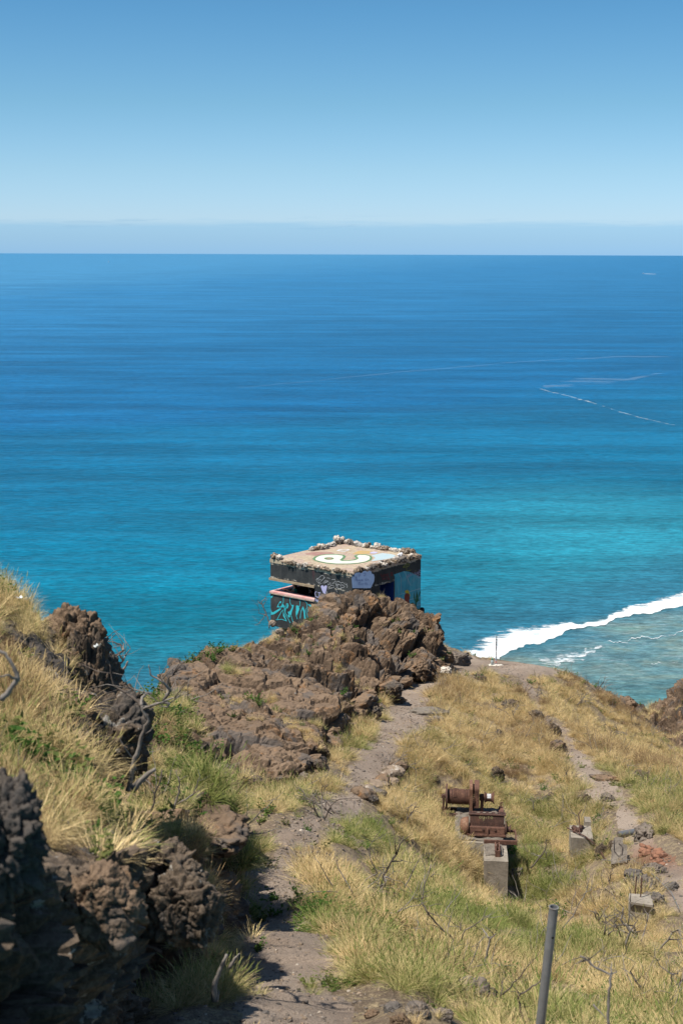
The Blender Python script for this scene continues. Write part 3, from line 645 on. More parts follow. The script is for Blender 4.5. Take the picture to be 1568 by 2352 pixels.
# path side and slope boulders
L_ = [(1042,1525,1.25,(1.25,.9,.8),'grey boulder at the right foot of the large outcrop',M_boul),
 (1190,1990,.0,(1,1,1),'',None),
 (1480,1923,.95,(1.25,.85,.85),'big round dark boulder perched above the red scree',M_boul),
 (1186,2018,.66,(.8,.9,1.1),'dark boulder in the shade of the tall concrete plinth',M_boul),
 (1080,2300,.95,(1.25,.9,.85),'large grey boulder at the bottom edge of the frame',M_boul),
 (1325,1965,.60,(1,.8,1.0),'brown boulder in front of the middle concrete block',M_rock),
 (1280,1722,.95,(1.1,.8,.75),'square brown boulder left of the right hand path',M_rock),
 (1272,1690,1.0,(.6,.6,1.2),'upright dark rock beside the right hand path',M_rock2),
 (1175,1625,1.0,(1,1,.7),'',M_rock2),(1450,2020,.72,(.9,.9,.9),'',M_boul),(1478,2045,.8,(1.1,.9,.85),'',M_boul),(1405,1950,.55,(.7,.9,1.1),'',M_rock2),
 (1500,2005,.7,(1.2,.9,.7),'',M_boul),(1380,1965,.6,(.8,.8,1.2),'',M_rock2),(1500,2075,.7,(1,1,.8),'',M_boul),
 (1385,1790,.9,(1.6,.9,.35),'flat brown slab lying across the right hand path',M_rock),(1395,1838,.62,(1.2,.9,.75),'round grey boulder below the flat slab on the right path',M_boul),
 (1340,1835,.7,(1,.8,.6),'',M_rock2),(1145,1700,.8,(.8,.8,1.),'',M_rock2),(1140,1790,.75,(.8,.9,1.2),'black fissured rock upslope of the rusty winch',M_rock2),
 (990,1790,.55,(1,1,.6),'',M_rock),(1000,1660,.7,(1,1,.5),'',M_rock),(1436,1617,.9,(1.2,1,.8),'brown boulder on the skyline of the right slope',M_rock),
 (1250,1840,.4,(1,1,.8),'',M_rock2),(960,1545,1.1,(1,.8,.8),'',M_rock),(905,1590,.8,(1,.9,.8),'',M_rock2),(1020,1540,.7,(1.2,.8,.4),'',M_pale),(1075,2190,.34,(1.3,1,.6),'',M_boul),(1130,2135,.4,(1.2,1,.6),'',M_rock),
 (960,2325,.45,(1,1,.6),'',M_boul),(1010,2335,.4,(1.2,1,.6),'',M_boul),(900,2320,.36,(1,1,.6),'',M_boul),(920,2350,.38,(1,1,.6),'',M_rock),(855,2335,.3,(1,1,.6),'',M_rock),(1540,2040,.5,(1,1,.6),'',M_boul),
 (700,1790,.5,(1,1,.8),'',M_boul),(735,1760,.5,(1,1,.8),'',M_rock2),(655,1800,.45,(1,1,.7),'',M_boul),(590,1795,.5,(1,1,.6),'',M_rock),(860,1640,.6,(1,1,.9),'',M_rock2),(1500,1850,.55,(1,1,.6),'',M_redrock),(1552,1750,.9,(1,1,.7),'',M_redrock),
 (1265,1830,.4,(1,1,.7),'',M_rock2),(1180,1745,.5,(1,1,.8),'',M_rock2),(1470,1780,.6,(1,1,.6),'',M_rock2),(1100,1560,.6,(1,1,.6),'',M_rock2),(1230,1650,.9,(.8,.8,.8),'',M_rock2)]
for i, (X, Y, s, sq, lb, mm) in enumerate(L_):
    if s <= 0: continue
    s *= .45 if Y > 2100 else (1.0 if X == 1042 or Y < 1620 else .72)
    boulder('boulder', X, Y, s, lb or 'dark lava rock half hidden in the dry grass of the slope', mm, sq, 30+i, None if lb else 'lava rocks scattered over the grassy slope', 5, amp=.24, sink=.40)
for i in range(26):                                     # red scree under the perched boulder
    X = random.uniform(1468, 1530); Y = 1945+ (X-1468)*.35+random.uniform(-6, 26); s = random.uniform(.10,.26)
    boulder('scree_stone', X, Y, s, 'reddish broken stone of the scree below the perched boulder', M_redrock, (1.2,.9,.6), 200+i, 'red scree stones', 3, cat='stone')
# the stones edging the path
for i, (X, Y, s) in enumerate([(838,1832,.55),(852,1822,.42),(866,1812,.5),(880,1800,.5),(894,1790,.55),(906,1778,.5),(914,1766,.42),(846,1838,.35),(862,1828,.4),(880,1816,.4),(897,1804,.4)]):
    boulder('edging_stone', X, Y, s, 'pale flat stone in the low kerb of rocks beside the path bend', M_rim if i % 3 else M_rock, (1.4,1.0,.6), 260+i, 'kerb stones at the path bend', 4, cat='stone')
for i, (X, Y, s) in enumerate([(985,1640,1.0),(1004,1655,.6)]):
    boulder('concrete_scrap', X, Y, s, ['pale slab of broken concrete at the edge of the path','smaller broken concrete lump under the pale slab'][i], M_conc_rough, (1.3,.7,.3), 280+i, None, 4, cat='rubble')
# far spur on the right edge
topR = [P(*q) for q in [(1568,1622,70),(1550,1636,70),(1520,1664,69),(1498,1686,67),(1568,1680,66),(1535,1700,64),(1620,1606,71),(1620,1690,66),(1700,1570,73),(1700,1680,66)]]
outR = [P(1478,1650,66),P(1500,1690,62),P(1620,1700,61),P(1760,1690,61)]+[Vector((30,81,0)),Vector((20,78,0)),Vector((15.6,72.5,0)),Vector((14,68,0))]
topR = [p+Vector((0,0,-.45)) for p in topR]
rock_mass('rock_spur', topR, outR, -34, .12, 'distant brown rocky spur at the right edge above the reef', M_rock, (.6,.3,.12), (1.8,.7,.3), 33, .25, 2.2, cat='rock spur')
#@@PART3
# ------------------------------------------------------------------ pillbox
def pillbox():
    ZR = P(808.6, 1315.7, 58).z; H = 3.0
    Np = P(808.6, 1315.7, 58.0); Lp = PS(621.0, 1283.4, ZR); Rp = PS(966.3, 1274.7, ZR); e1 = Lp-Np; e2 = Rp-Np; s1, s2 = e1.length, e2.length; e1.normalize(); e2.normalize(); print('pillbox', s1, s2, e1.dot(e2))
    def T(u, v, z): return Vector((Np.x+e1.x*u+e2.x*v, Np.y+e1.y*u+e2.y*v, ZR+z))
    root = empty('pillbox', T(s1/2, s2/2, -H), 0)
    tag(root, 'square black concrete pillbox covered in graffiti above the turquoise sea', 'pillbox')
    off = Vector(root.location)
    Mx = Matrix.Translation(-off) @ Matrix(((e1.x,e2.x,0,Np.x),(e1.y,e2.y,0,Np.y),(0,0,1,ZR),(0,0,0,1)))
    # chipped black paint
    def paint(name, a, b, chip=.635):
        m, nt, out = new_mat(name); co = coords(nt)
        n = noise(nt, co, 1.1, 5, .6, .5); n2 = noise(nt, nd(nt,'ShaderNodeMapping',{'Vector':co,'Scale':(1,1,2.2)}).outputs[0], 4.2, 8, .8)
        c = mixc(nt, mrange(nt, n, .4, .65), a, b); ze = math_(nt, 'ABSOLUTE', math_(nt, 'ADD', nd(nt, 'ShaderNodeSeparateXYZ', {0: co}).outputs[2], -(ZR-.815)))
        zt = math_(nt, 'ABSOLUTE', math_(nt, 'ADD', nd(nt, 'ShaderNodeSeparateXYZ', {0: co}).outputs[2], -(ZR-.16)))
        bo = math_(nt, 'ADD', math_(nt, 'MULTIPLY', mrange(nt, ze, .10, 0.0), .13), math_(nt, 'MULTIPLY', mrange(nt, zt, .14, 0.0), .16))
        n2b = math_(nt, 'ADD', n2, bo); c = mixc(nt, mrange(nt, n2b, chip, chip+.025), c, (.46,.41,.34))
        mar = noise(nt, nd(nt,'ShaderNodeMapping',{'Vector':co,'Scale':(1,1,.25)}).outputs[0], .9, 3, .5); c = mixc(nt, math_(nt, 'MULTIPLY', mrange(nt, mar, .58, .62), .55), c, (.075,.022,.03))
        streak = noise(nt, nd(nt,'ShaderNodeMapping',{'Vector':co,'Scale':(1,1,.12)}).outputs[0], 9, 4, .6)
        c = mixc(nt, math_(nt, 'MULTIPLY', mrange(nt, streak, .5, .75), .3), c, (.12,.12,.11))
        finish(nt, out, c, .75, n2, .4, .01, .25); return m
    black = paint('black_wall_paint', (.030,.031,.033), (.052,.053,.053)); inner = simple('dark_interior', (.012,.012,.016), (.03,.03,.035), 2)
    blue = simple('blue_interior_paint', (.01,.06,.28), (.01,.035,.16), 2)
    W = MB(); t = .32; ub, lb = -.84, -1.50
    def bx(u0,v0,z0,u1,v1,z1,mb=W): mb.box((u0,v0,z0),(u1,v1,z1), Mx)
    top = -.16
    # left face (v 0..t)
    bx(0,0,-H, 2.0,t,top); bx(2.0,0,-H, s1,t,lb); bx(2.0,0,ub, s1,t,top)
    # seaward left side (u s1-t..s1)
    bx(s1-t,t,-H, s1,2.0,lb); bx(s1-t,t,ub, s1,2.0,top); bx(s1-t,2.0,-H, s1,s2,top)
    # far side
    bx(t,s2-t,-H, s1-t,s2,top)
    # right face with doorway
    bx(0,t,-H, t,1.85,top); bx(0,1.85,-.86, t,2.82,top); bx(0,2.82,-H, t,s2-.0,top)
    wall = W.build('wall', black, root)
    f = MB(); f.box((t,t,-H+.02),(s1-t,s2-t,-H+.12), Mx); f.build('floor', inner, root)
    bl = MB(); bl.box((t+.004,2.80,-H),(1.7,2.86,-.2), Mx); bl.build('partition', blue, root)
    # doorway reveal painted blue
    rv = MB(); rv.box((.004,2.812,-H),(t+.02,2.818,-.865), Mx); rv.build('door_jamb', blue, root)
    # roof slab with a painted procedural top
    m, nt, out = new_mat('painted_roof'); co = coords(nt)
    n = noise(nt, co, .9, 6, .65, .8); n2 = noise(nt, co, 2.2, 6, .7, .6); n3 = noise(nt, co, 14, 5, .7)
    c = ramp(nt, n, [(.30, (.34,.26,.19)), (.46, (.46,.38,.27)), (.58, (.40,.30,.25)), (.70, (.50,.44,.34))])
    c = mixc(nt, math_(nt, 'MULTIPLY', mrange(nt, n2, .58, .66), .6), c, (.30,.14,.13))
    c = mixc(nt, math_(nt, 'MULTIPLY', mrange(nt, n2, .36, .28), .6), c, (.45,.45,.34))
    v = mrange(nt, n3, .3, .7, .75, 1.2); c = mixc(nt, 1.0, c, nd(nt, 'ShaderNodeCombineColor', {0: v, 1: v, 2: v}).outputs[0], 'MULTIPLY')
    finish(nt, out, c, .9, n3, .4, .01, .2); rm = m
    rf = MB(); rf.box((-.02,-.02,top),(s1+.02,s2+.02,0), Mx); roof = rf.build('roof', rm, root)
    # timber strip and pink sill of the firing slit
    tb = simple('bleached_timber', (.27,.19,.12), (.40,.31,.21), 4); s = MB(); s.box((2.0,-.05,ub-.10),(s1+.05,.14,ub-.003), Mx); s.build('slit_beam', tb, root)
    s = MB(); s.box((2.0,-.03,lb+.003),(s1+.03,t+.02,lb+.06), Mx); s.box((s1-t-.02,t+.02,lb+.003),(s1+.03,2.0,lb+.06), Mx)
    sill = s.build('sill', simple('faded_pink_paint', (.62,.27,.25), (.66,.45,.42), 3), root)
    s = MB(); s.box((2.0,-.052,lb-.05),(s1+.03,-.004,lb+.0), Mx); s.build('sill_edge', simple('worn_sill_edge', (.30,.19,.15), (.45,.38,.3), 5), root)
    # ---- painted marks; traced on the walls and roof
    FL = (T(0,0,0), Vector((e1.y,-e1.x,0))*1)             # left face plane
    nl = Vector((e1.y,-e1.x,0)); nl = nl if nl.dot(e2) < 0 else -nl; nr = Vector((e2.y,-e2.x,0)); nr = nr if nr.dot(e1) < 0 else -nr
    def onl(X, Y, o=.004): return PP(X, Y, T(0,0,0)+nl*o, nl)-off
    def onr(X, Y, o=.004): return PP(X, Y, T(0,0,0)+nr*o, nr)-off
    def ont(X, Y, o=.004): return PP(X, Y, Vector((0,0,ZR+o)), Vector((0,0,1)))-off
    def cv(crop, pts):
        x0, y0, x1 = crop; k = (x1-x0)/1568
        return [((x0+a*k)*.57415, (y0+b*k)*.57415) for a, b in pts]
    def fill(name, m, fn, crop, polys, o=.004, par=wall):
        if len(polys) > 1:
            for pl in polys: fill(name, m, fn, crop, [pl], o)
            return
        mb = MB()
        for pl in polys:
            q = [fn(X, Y, o) for X, Y in cv(crop, pl)]; mb.add(q, [list(range(len(q)))])
        ob = mb.build(name, m, root, recalc=False); return ob
    def lines(name, m, fn, crop, strokes, w, o=.006, nrm=None):
        if name in ('marker_stroke', 'mural_seam') and len(strokes) > 1:
            for st in strokes: lines(name, m, fn, crop, [st], w, o, nrm)
            return
        mb = MB(); nrm = nrm or (nl if fn is onl else nr if fn is onr else Vector((0,0,1)))
        for st in strokes:
            q = [fn(X, Y, o) for X, Y in cv(crop, st)]
            L = []
            for i, p in enumerate(q):
                d = (q[min(i+1,len(q)-1)]-q[max(i-1,0)]).normalized(); sd = nrm.cross(d)*w/2; L += [p-sd, p+sd]
            mb.add(L, [(2*i,2*i+1,2*i+3,2*i+2) for i in range(len(q)-1)])
        return mb.build(name, m, root, recalc=False)
    cy = simple('cyan_spray', (.03,.42,.50), (.05,.50,.56), 3); lil = simple('lilac_spray', (.40,.39,.62), (.48,.46,.68), 3)
    wh = simple('white_spray', (.62,.62,.64), (.5,.5,.52), 4); gb = simple('greyblue_paint', (.115,.165,.28), (.085,.125,.22), 3)
    C3 = (1050,2350,1350); C2 = (1250,2260,1510); C4 = (1500,2200,1720); C7 = (1150,2140,1700); C1 = (1000,2100,1800)
    fill('painted_letter', cy, onl, C3, [[(172,190),(225,160),(205,205),(178,232)],[(178,430),(190,505),(215,522),(290,478),(378,428),(388,455),(290,530),(245,560),(176,575)],
        [(298,415),(330,345),(370,285),(392,290),(385,335),(362,322),(340,350),(330,395),(375,405),(420,340),(470,395),(455,432),(430,405),(415,418)],
        [(700,378),(752,380),(772,450),(716,592),(700,510)],[(845,393),(885,480),(902,650),(870,655),(860,520),(832,440),(806,520),(792,650),(778,650),(802,480)],
        [(938,345),(1060,378),(1105,450),(1102,500),(1072,500),(1015,425)],[(600,368),(655,365),(640,430),(610,520),(600,590),(570,560),(560,505),(590,470),(618,405)],
        [(428,480),(450,560),(512,712),(490,690),(432,600)],[(500,340),(528,330),(545,380),(522,440),(500,435),(520,360)],[(528,508),(560,505),(575,620),(535,625),(545,570)]])
    lines('graffiti_outline', cy, onl, C3, [[(410,165),(436,200),(436,300),(402,380),(460,410),(456,490)],[(465,160),(440,200)],[(572,200),(576,320),(600,372)],[(575,212),(700,230),(780,248),(868,265),(925,330),(935,420),(906,450),(945,645)],
        [(785,268),(780,385),(750,412),(742,380)],[(698,500),(700,580),(728,665)],[(430,468),(395,505),(310,662),(278,676),(400,666),(508,702)],[(455,505),(482,520),(465,560),(530,645),(582,745)],[(600,590),(642,745)],[(470,530),(502,340)],
        [(470,430),(470,535),(560,625)],[(940,440),(955,530)],[(975,450),(985,530)],[(945,485),(985,490)],[(1000,470),(1020,540),(1035,500),(1000,470)],[(970,550),(1030,560)],
        [(1090,350),(1120,440)],[(1120,360),(1150,370),(1125,440)],[(1150,280),(1160,460)],[(1200,350),(1160,400),(1215,440)],[(1090,460),(1215,455)]], .028)
    lines('graffiti_initials', lil, onl, C2, [[(100,650),(70,650),(58,690),(78,760),(110,780),(125,765)],[(128,668),(195,672)],[(165,672),(160,770),(140,785),(128,768)],[(240,705),(212,705),(200,750),(225,820),(262,832)],
        [(126,788),(132,794)],[(185,795),(191,802)],[(285,840),(291,848)],
        [(65,830),(85,818),(95,838),(62,868),(100,868)],[(110,845),(132,850),(130,885),(108,880),(110,845)],[(148,862),(170,868),(165,900),(145,895),(148,862)],[(192,862),(185,890),(218,895)],[(215,865),(205,925)],[(238,905),(262,910)],[(275,905),(300,912),(285,930)]], .03)
    hs = [(232,492),(262,500),(272,528),(300,497),(335,492),(350,520),(332,610),(292,755),(225,610),(196,525),(208,497)]
    ctr = (272,600); fill('heart_border', simple('heart_black', (.012,.012,.014)), onl, C2, [[(ctr[0]+(a-ctr[0])*1.25-6, ctr[1]+(b-ctr[1])*1.16) for a, b in hs]], .004)  # black graffiti border behind the heart
    fill('heart', lil, onl, C2, [hs], .008)
    lines('thin_scrawl', wh, onl, C2, [[(180,470),(110,400),(90,360),(110,320),(150,320),(190,270),(235,250),(275,275),(270,320)],[(100,350),(140,330),(130,370),(205,345)],[(215,450),(150,420),(150,380)],[(255,440),(310,370),(380,380),(330,430),(300,400)],
        [(300,300),(190,400)],[(280,450),(340,395),(440,430),(360,470)],[(370,490),(430,450),(450,480)],[(380,555),(440,495),(500,490),(520,540),(450,560),(370,580)],[(460,350),(540,350),(560,390),(470,450),(540,440)],[(340,310),(410,320),(410,350)],
        [(580,400),(565,470),(580,520)],[(570,470),(620,465),(670,490),(715,480),(780,530)],[(590,400),(640,400),(680,440),(730,415),(770,470),(795,430),(800,480),(830,450)],[(565,535),(640,570),(700,570)],[(670,520),(700,550),(760,545)],[(575,480),(600,530),(620,470)],
        [(820,470),(838,520),(825,550)],[(590,600),(565,610),(592,640),(575,655)],[(330,640),(350,625),(345,670),(315,695)]], .012)
    fill('paint_cloud', gb, onl, C2, [[(935,290),(965,240),(1010,215),(1050,190),(1120,182),(1180,200),(1225,150),(1275,140),(1320,170),(1370,138),(1415,160),(1430,215),(1475,225),(1492,300),(1480,400),(1440,480),(1400,560),(960,560),(948,430)]], .006)
    # the cloud wraps the corner: its right part lies on the other face
    lines('marker_stroke', simple('blue_marker', (.03,.05,.16)), onl, C2, [[(1045,290),(1020,385)],[(1025,290),(1060,285),(1065,325),(1035,340)],[(1050,370),(1085,360),(1080,345),(1055,355),(1050,385),(1085,385)],[(1120,350),(1098,365),(1105,385),(1125,360),(1128,385)],
        [(1160,352),(1140,365),(1150,385),(1170,378)],[(1180,370),(1210,360),(1200,345),(1182,358),(1188,385),(1215,380)],[(1290,330),(1262,345),(1265,375),(1300,370),(1290,330)],[(1320,375),(1325,345),(1350,350),(1350,378)],
        [(1110,420),(1110,480)],[(1110,420),(1150,415)],[(1110,445),(1140,440)],[(1110,480),(1150,475)],[(1180,445),(1165,465),(1190,470),(1190,445)],[(1215,445),(1215,480)],[(1215,455),(1235,445)],[(1270,425),(1265,490)],[(1255,445),(1285,440)],[(1300,425),(1295,490)],[(1298,465),(1325,460),(1325,490)],
        [(1125,275),(1098,235),(1105,210),(1125,222),(1145,205),(1155,230),(1125,275)],[(1245,270),(1218,220),(1228,192),(1248,205),(1270,190),(1282,215),(1245,270)]], .013, .010)
    # right face
    teal = None
    m, nt, out = new_mat('teal_mural'); co = coords(nt); n = noise(nt, co, 1.6, 5, .6, .6); n2 = noise(nt, nd(nt,'ShaderNodeMapping',{'Vector':co,'Rotation':(0,.5,0),'Scale':(3,3,.5)}).outputs[0], 1.5, 4, .6)
    c = ramp(nt, n, [(.3, (.05,.25,.36)), (.5, (.06,.36,.47)), (.65, (.12,.36,.44)), (.8, (.18,.28,.34))]); c = mixc(nt, mrange(nt, n2, .5, .6, 0, .5), c, (.03,.20,.29)); finish(nt, out, c, .7); teal = m
    fill('mural_panel', teal, onr, C4, [[(530,705),(650,660),(830,602),(960,620),(1130,700),(1296,770),(1296,1740),(1100,1790),(560,1790),(555,760)]], .004)
    lines('mural_seam', wh, onr, C4, [[(690,1272),(860,1225),(1296,1095)],[(820,605),(900,760),(1000,1000)],[(660,660),(730,770)],[(980,1420),(1296,1345)],[(1110,1600),(1296,1550)],[(740,770),(735,1240)]], .010, .007)
    gr = simple('green_mural_paint', (.03,.14,.06), (.02,.09,.04), 4); br = simple('brown_mural_paint', (.22,.055,.035), (.16,.04,.03), 4); ye = simple('yellow_mural_paint', (.55,.45,.05), (.45,.35,.05), 4)
    fill('painted_leaf', gr, onr, C4, [[(1105,1170),(1130,1330),(1150,1480),(1120,1460),(1098,1380)],[(1185,1160),(1215,1300),(1190,1500),(1150,1480),(1165,1300)],[(1280,1170),(1296,1200),(1240,1340),(1200,1500),(1180,1490),(1230,1300)],[(1270,1440),(1230,1400),(1190,1440),(1185,1500),(1230,1450)],
        [(1140,1480),(1180,1500),(1165,1720),(1130,1720)],[(990,1640),(1020,1520),(1060,1500),(1110,1520),(1110,1600),(1050,1660),(1296,1680),(1296,1760),(940,1790),(900,1700)]], .008)
    fill('mural_figure', br, onr, C4, [[(835,1290),(870,1240),(930,1225),(975,1270),(985,1380),(965,1440),(990,1560),(985,1620),(950,1640),(880,1580),(865,1470),(832,1400)]], .008)
    fill('mural_figure_hat', ye, onr, C4, [[(842,1170),(920,1135),(960,1170),(1005,1320),(980,1320),(965,1240),(860,1230)]], .011)
    lines('graffiti_sign', simple('olive_spray', (.35,.36,.06)), onr, C4, [[(892,330),(892,595),(1018,575),(1010,550)],[(790,495),(850,430),(930,400),(990,410),(970,450),(890,485),(790,495)]], .02, .007)
    lines('graffiti_script', simple('pale_violet_spray', (.42,.42,.62)), onr, C4, [[(900,800),(950,680),(975,790),(925,745),(960,745)],[(1000,650),(985,720),(1020,750),(1030,700),(1005,690)],[(1050,640),(1060,730),(1090,660),(1110,720),(1130,640)],[(1150,640),(1140,700),(1175,690),(1185,630),(1190,700)],
        [(1200,620),(1215,690),(1240,610)],[(1240,620),(1215,780),(1190,760),(1230,700)],[(1300,590),(1250,570),(1245,620),(1290,650),(1295,700),(1250,700)],[(1296,720),(1260,800),(1230,780)]], .026, .010)
    rd = simple('red_spray', (.22,.02,.03), (.14,.015,.02), 4)
    lines('graffiti_red', rd, onr, C4, [[(165,680),(190,780),(220,730),(250,780),(240,680)],[(280,690),(300,760),(320,690)],[(340,680),(345,760)],[(340,690),(390,680),(350,720),(400,750)],[(430,660),(470,700),(440,740),(500,720),(490,650),(450,650)],
        [(200,810),(230,850),(250,790)],[(270,800),(280,850),(310,790),(330,840)],[(350,780),(400,810),(360,830),(420,830)]], .03, .006)
    # roof marks
    fill('roof_painting', simple('ochre_paint', (.50,.34,.12), (.42,.30,.16), 3), ont, C7, [[(735,218),(790,190),(830,178),(900,180),(950,188),(935,212),(850,220)]], .004)
    fill('roof_painting', simple('pale_blue_paint', (.36,.48,.52), (.42,.50,.52), 3), ont, C7, [[(955,232),(1080,206),(1180,218),(1232,232),(1195,262),(1100,280),(950,300),(1000,262)]], .005)
    fill('roof_painting', simple('maroon_paint', (.30,.15,.14), (.36,.24,.19), 3), ont, C7, [[(190,215),(300,192),(500,198),(530,212),(420,222),(330,240),(240,228)]], .004)
    fill('roof_painting', lil, ont, C7, [[(935,200),(985,190),(1030,198),(1000,210),(950,210)]], .006)
    fill('roof_heart', wh, ont, C7, [[(555,178),(585,165),(640,168),(700,164),(705,172),(640,194)]], .006)
    fill('roof_heart_centre', simple('tan_paint', (.46,.38,.27)), ont, C7, [[(580,178),(640,172),(685,172),(638,188)]], .010)
    sw = [(315,272),(335,252),(375,236),(440,226),(560,226),(625,236),(632,250),(615,268),(592,286),(618,297),(700,296),(770,288),(806,274),(806,256),(786,240),(820,228),(880,228),(930,240),(940,258),(930,280),(885,302),(800,318),(680,326),(560,326),(450,316),(370,300),(325,286)]
    gw = [(283,270),(310,246),(370,228),(440,219),(565,218),(645,228),(665,244),(650,264),(625,286),(680,289),(745,281),(780,270),(775,256),(752,238),(800,222),(885,220),(950,236),(965,256),(955,286),(900,308),(810,325),(690,334),(550,334),(440,324),(350,306),(300,288)]
    fill('roof_symbol_border', simple('green_roof_paint', (.13,.24,.12), (.10,.19,.10), 3), ont, C7, [gw], .008)
    fill('roof_symbol', simple('cream_roof_paint', (.68,.66,.58), (.60,.58,.50), 3), ont, C7, [sw], .012)
    el = lambda cx, cy_, rx, ry: [(cx+rx*math.cos(a*.3927), cy_+ry*math.sin(a*.3927)) for a in range(16)]
    fill('roof_symbol_eye', simple('green_roof_paint_b', (.13,.24,.12)), ont, C7, [el(472,268,56,14)], .016)
    fill('roof_symbol_eye_centre', simple('tan_roof_paint', (.36,.25,.18)), ont, C7, [el(475,267,32,8)], .020)
    # stones cemented round the roof rim
    def stone(u, v, size, m, sq=(1,.85,.75), z=.0, sd=0):
        boulder('rim_stone', 0, 0, size, None, m, sq, 400+sd, None, 4, parent=root, loc=T(u, v, z+size*sq[2]*.22)-off, amp=.42, rough_sc=1.7)
    sd = 0; rr = random.Random(3)
    for k in range(22):
        u = .02+k*.19+rr.uniform(-.04,.04); sd += 1
        stone(u, .02+rr.uniform(-.04,.05), rr.uniform(.17,.34) if u < 3.6 else .2, M_rim if rr.random() < .8 else M_pale, (1,rr.uniform(.7,1),rr.uniform(.45,.85)), z=-.07, sd=sd)
    for k in range(22):
        v = .15+k*.212+rr.uniform(-.04,.04); sd += 1; stone(.03+rr.uniform(-.05,.06), v, rr.uniform(.20,.42), M_rim if rr.random() < .85 else M_pale, (1,rr.uniform(.7,1),rr.uniform(.5,.9)), z=-.05, sd=sd)
    for k in range(16):
        sd += 1; stone(.28+rr.uniform(-.06,.1), 1.9+k*.18, rr.uniform(.15,.26), M_pale if rr.random() < .4 else M_rim, z=-.03, sd=sd)
    for k in range(20):                                     # far right rim
        u = .2+k*.215; sd += 1; stone(u, s2-.1+rr.uniform(-.08,.05), rr.uniform(.24,.46), M_pale if u > 1.0 and rr.random() < .75 else M_rim, (1,rr.uniform(.7,1),rr.uniform(.5,.95)), z=.0, sd=sd)
    for k in range(10):                                      # heap at the far corner and along the seaward edge
        sd += 1; stone(s1-.12-rr.uniform(0,.2), s2-.15-k*.24, rr.uniform(.28,.52), M_pale if rr.random() < .75 else M_rim, (1,rr.uniform(.7,1),rr.uniform(.5,.9)), z=.0+.12*(k < 2), sd=sd)
    for du, dv, sz in ((.12,.15,.44),(.40,.10,.36),(.30,.28,.3)): sd += 1; stone(s1-du, dv, sz, M_rim if du < .2 else M_pale, z=.02, sd=sd)
    sd += 1; stone(.45, 3.9, .3, wh, z=.02, sd=sd)
    # footing of broken concrete under the left corner
    for k, (X, Y, s) in enumerate([(626,1432,.38),(642,1450,.34)]):
        boulder('footing_rubble', 0, 0, s, ['brown rubble lump under the left corner of the pillbox','pale rubble chunk at the pillbox foot above the dry grass','small pale rubble piece beside the pillbox footing','pale stone in the grass below the cyan graffiti'][k], M_rim, (1.2,.9,.8), 380+k, None, 4, loc=P(X, Y, 58.5-k*.6 if k < 3 else 49.2), cat='rubble')
    return root, T, ZR
PB, PBT, PBZ = pillbox()

# ------------------------------------------------------------------ people at the pillbox
def skin_body(name, joints, edges, radii, m, root, sub=2):
    me = bpy.data.meshes.new(name); me.from_pydata(joints, edges, []); o = bpy.data.objects.new(name, me); COL.objects.link(o)
    md = o.modifiers.new('skin', 'SKIN'); md.use_smooth_shade = True
    for i, r in enumerate(radii):
        sv = me.skin_vertices[0].data[i]; sv.radius = (r, r); sv.use_root = (i == 0)
    sb = o.modifiers.new('sub', 'SUBSURF'); sb.levels = sub; sb.render_levels = sub
    dg = bpy.context.evaluated_depsgraph_get(); m2 = bpy.data.meshes.new_from_object(o.evaluated_get(dg)); bpy.data.objects.remove(o)
    m2.name = name; m2.materials.clear(); m2.materials.append(m); o = bpy.data.objects.new(name, m2); COL.objects.link(o); o.parent = root; m2.shade_smooth(); return o
M_skin = simple('skin', (.42,.24,.16), (.36,.20,.13), 6, .6); M_hair = simple('dark_hair', (.012,.010,.009), (.02,.017,.014), 20, .6)
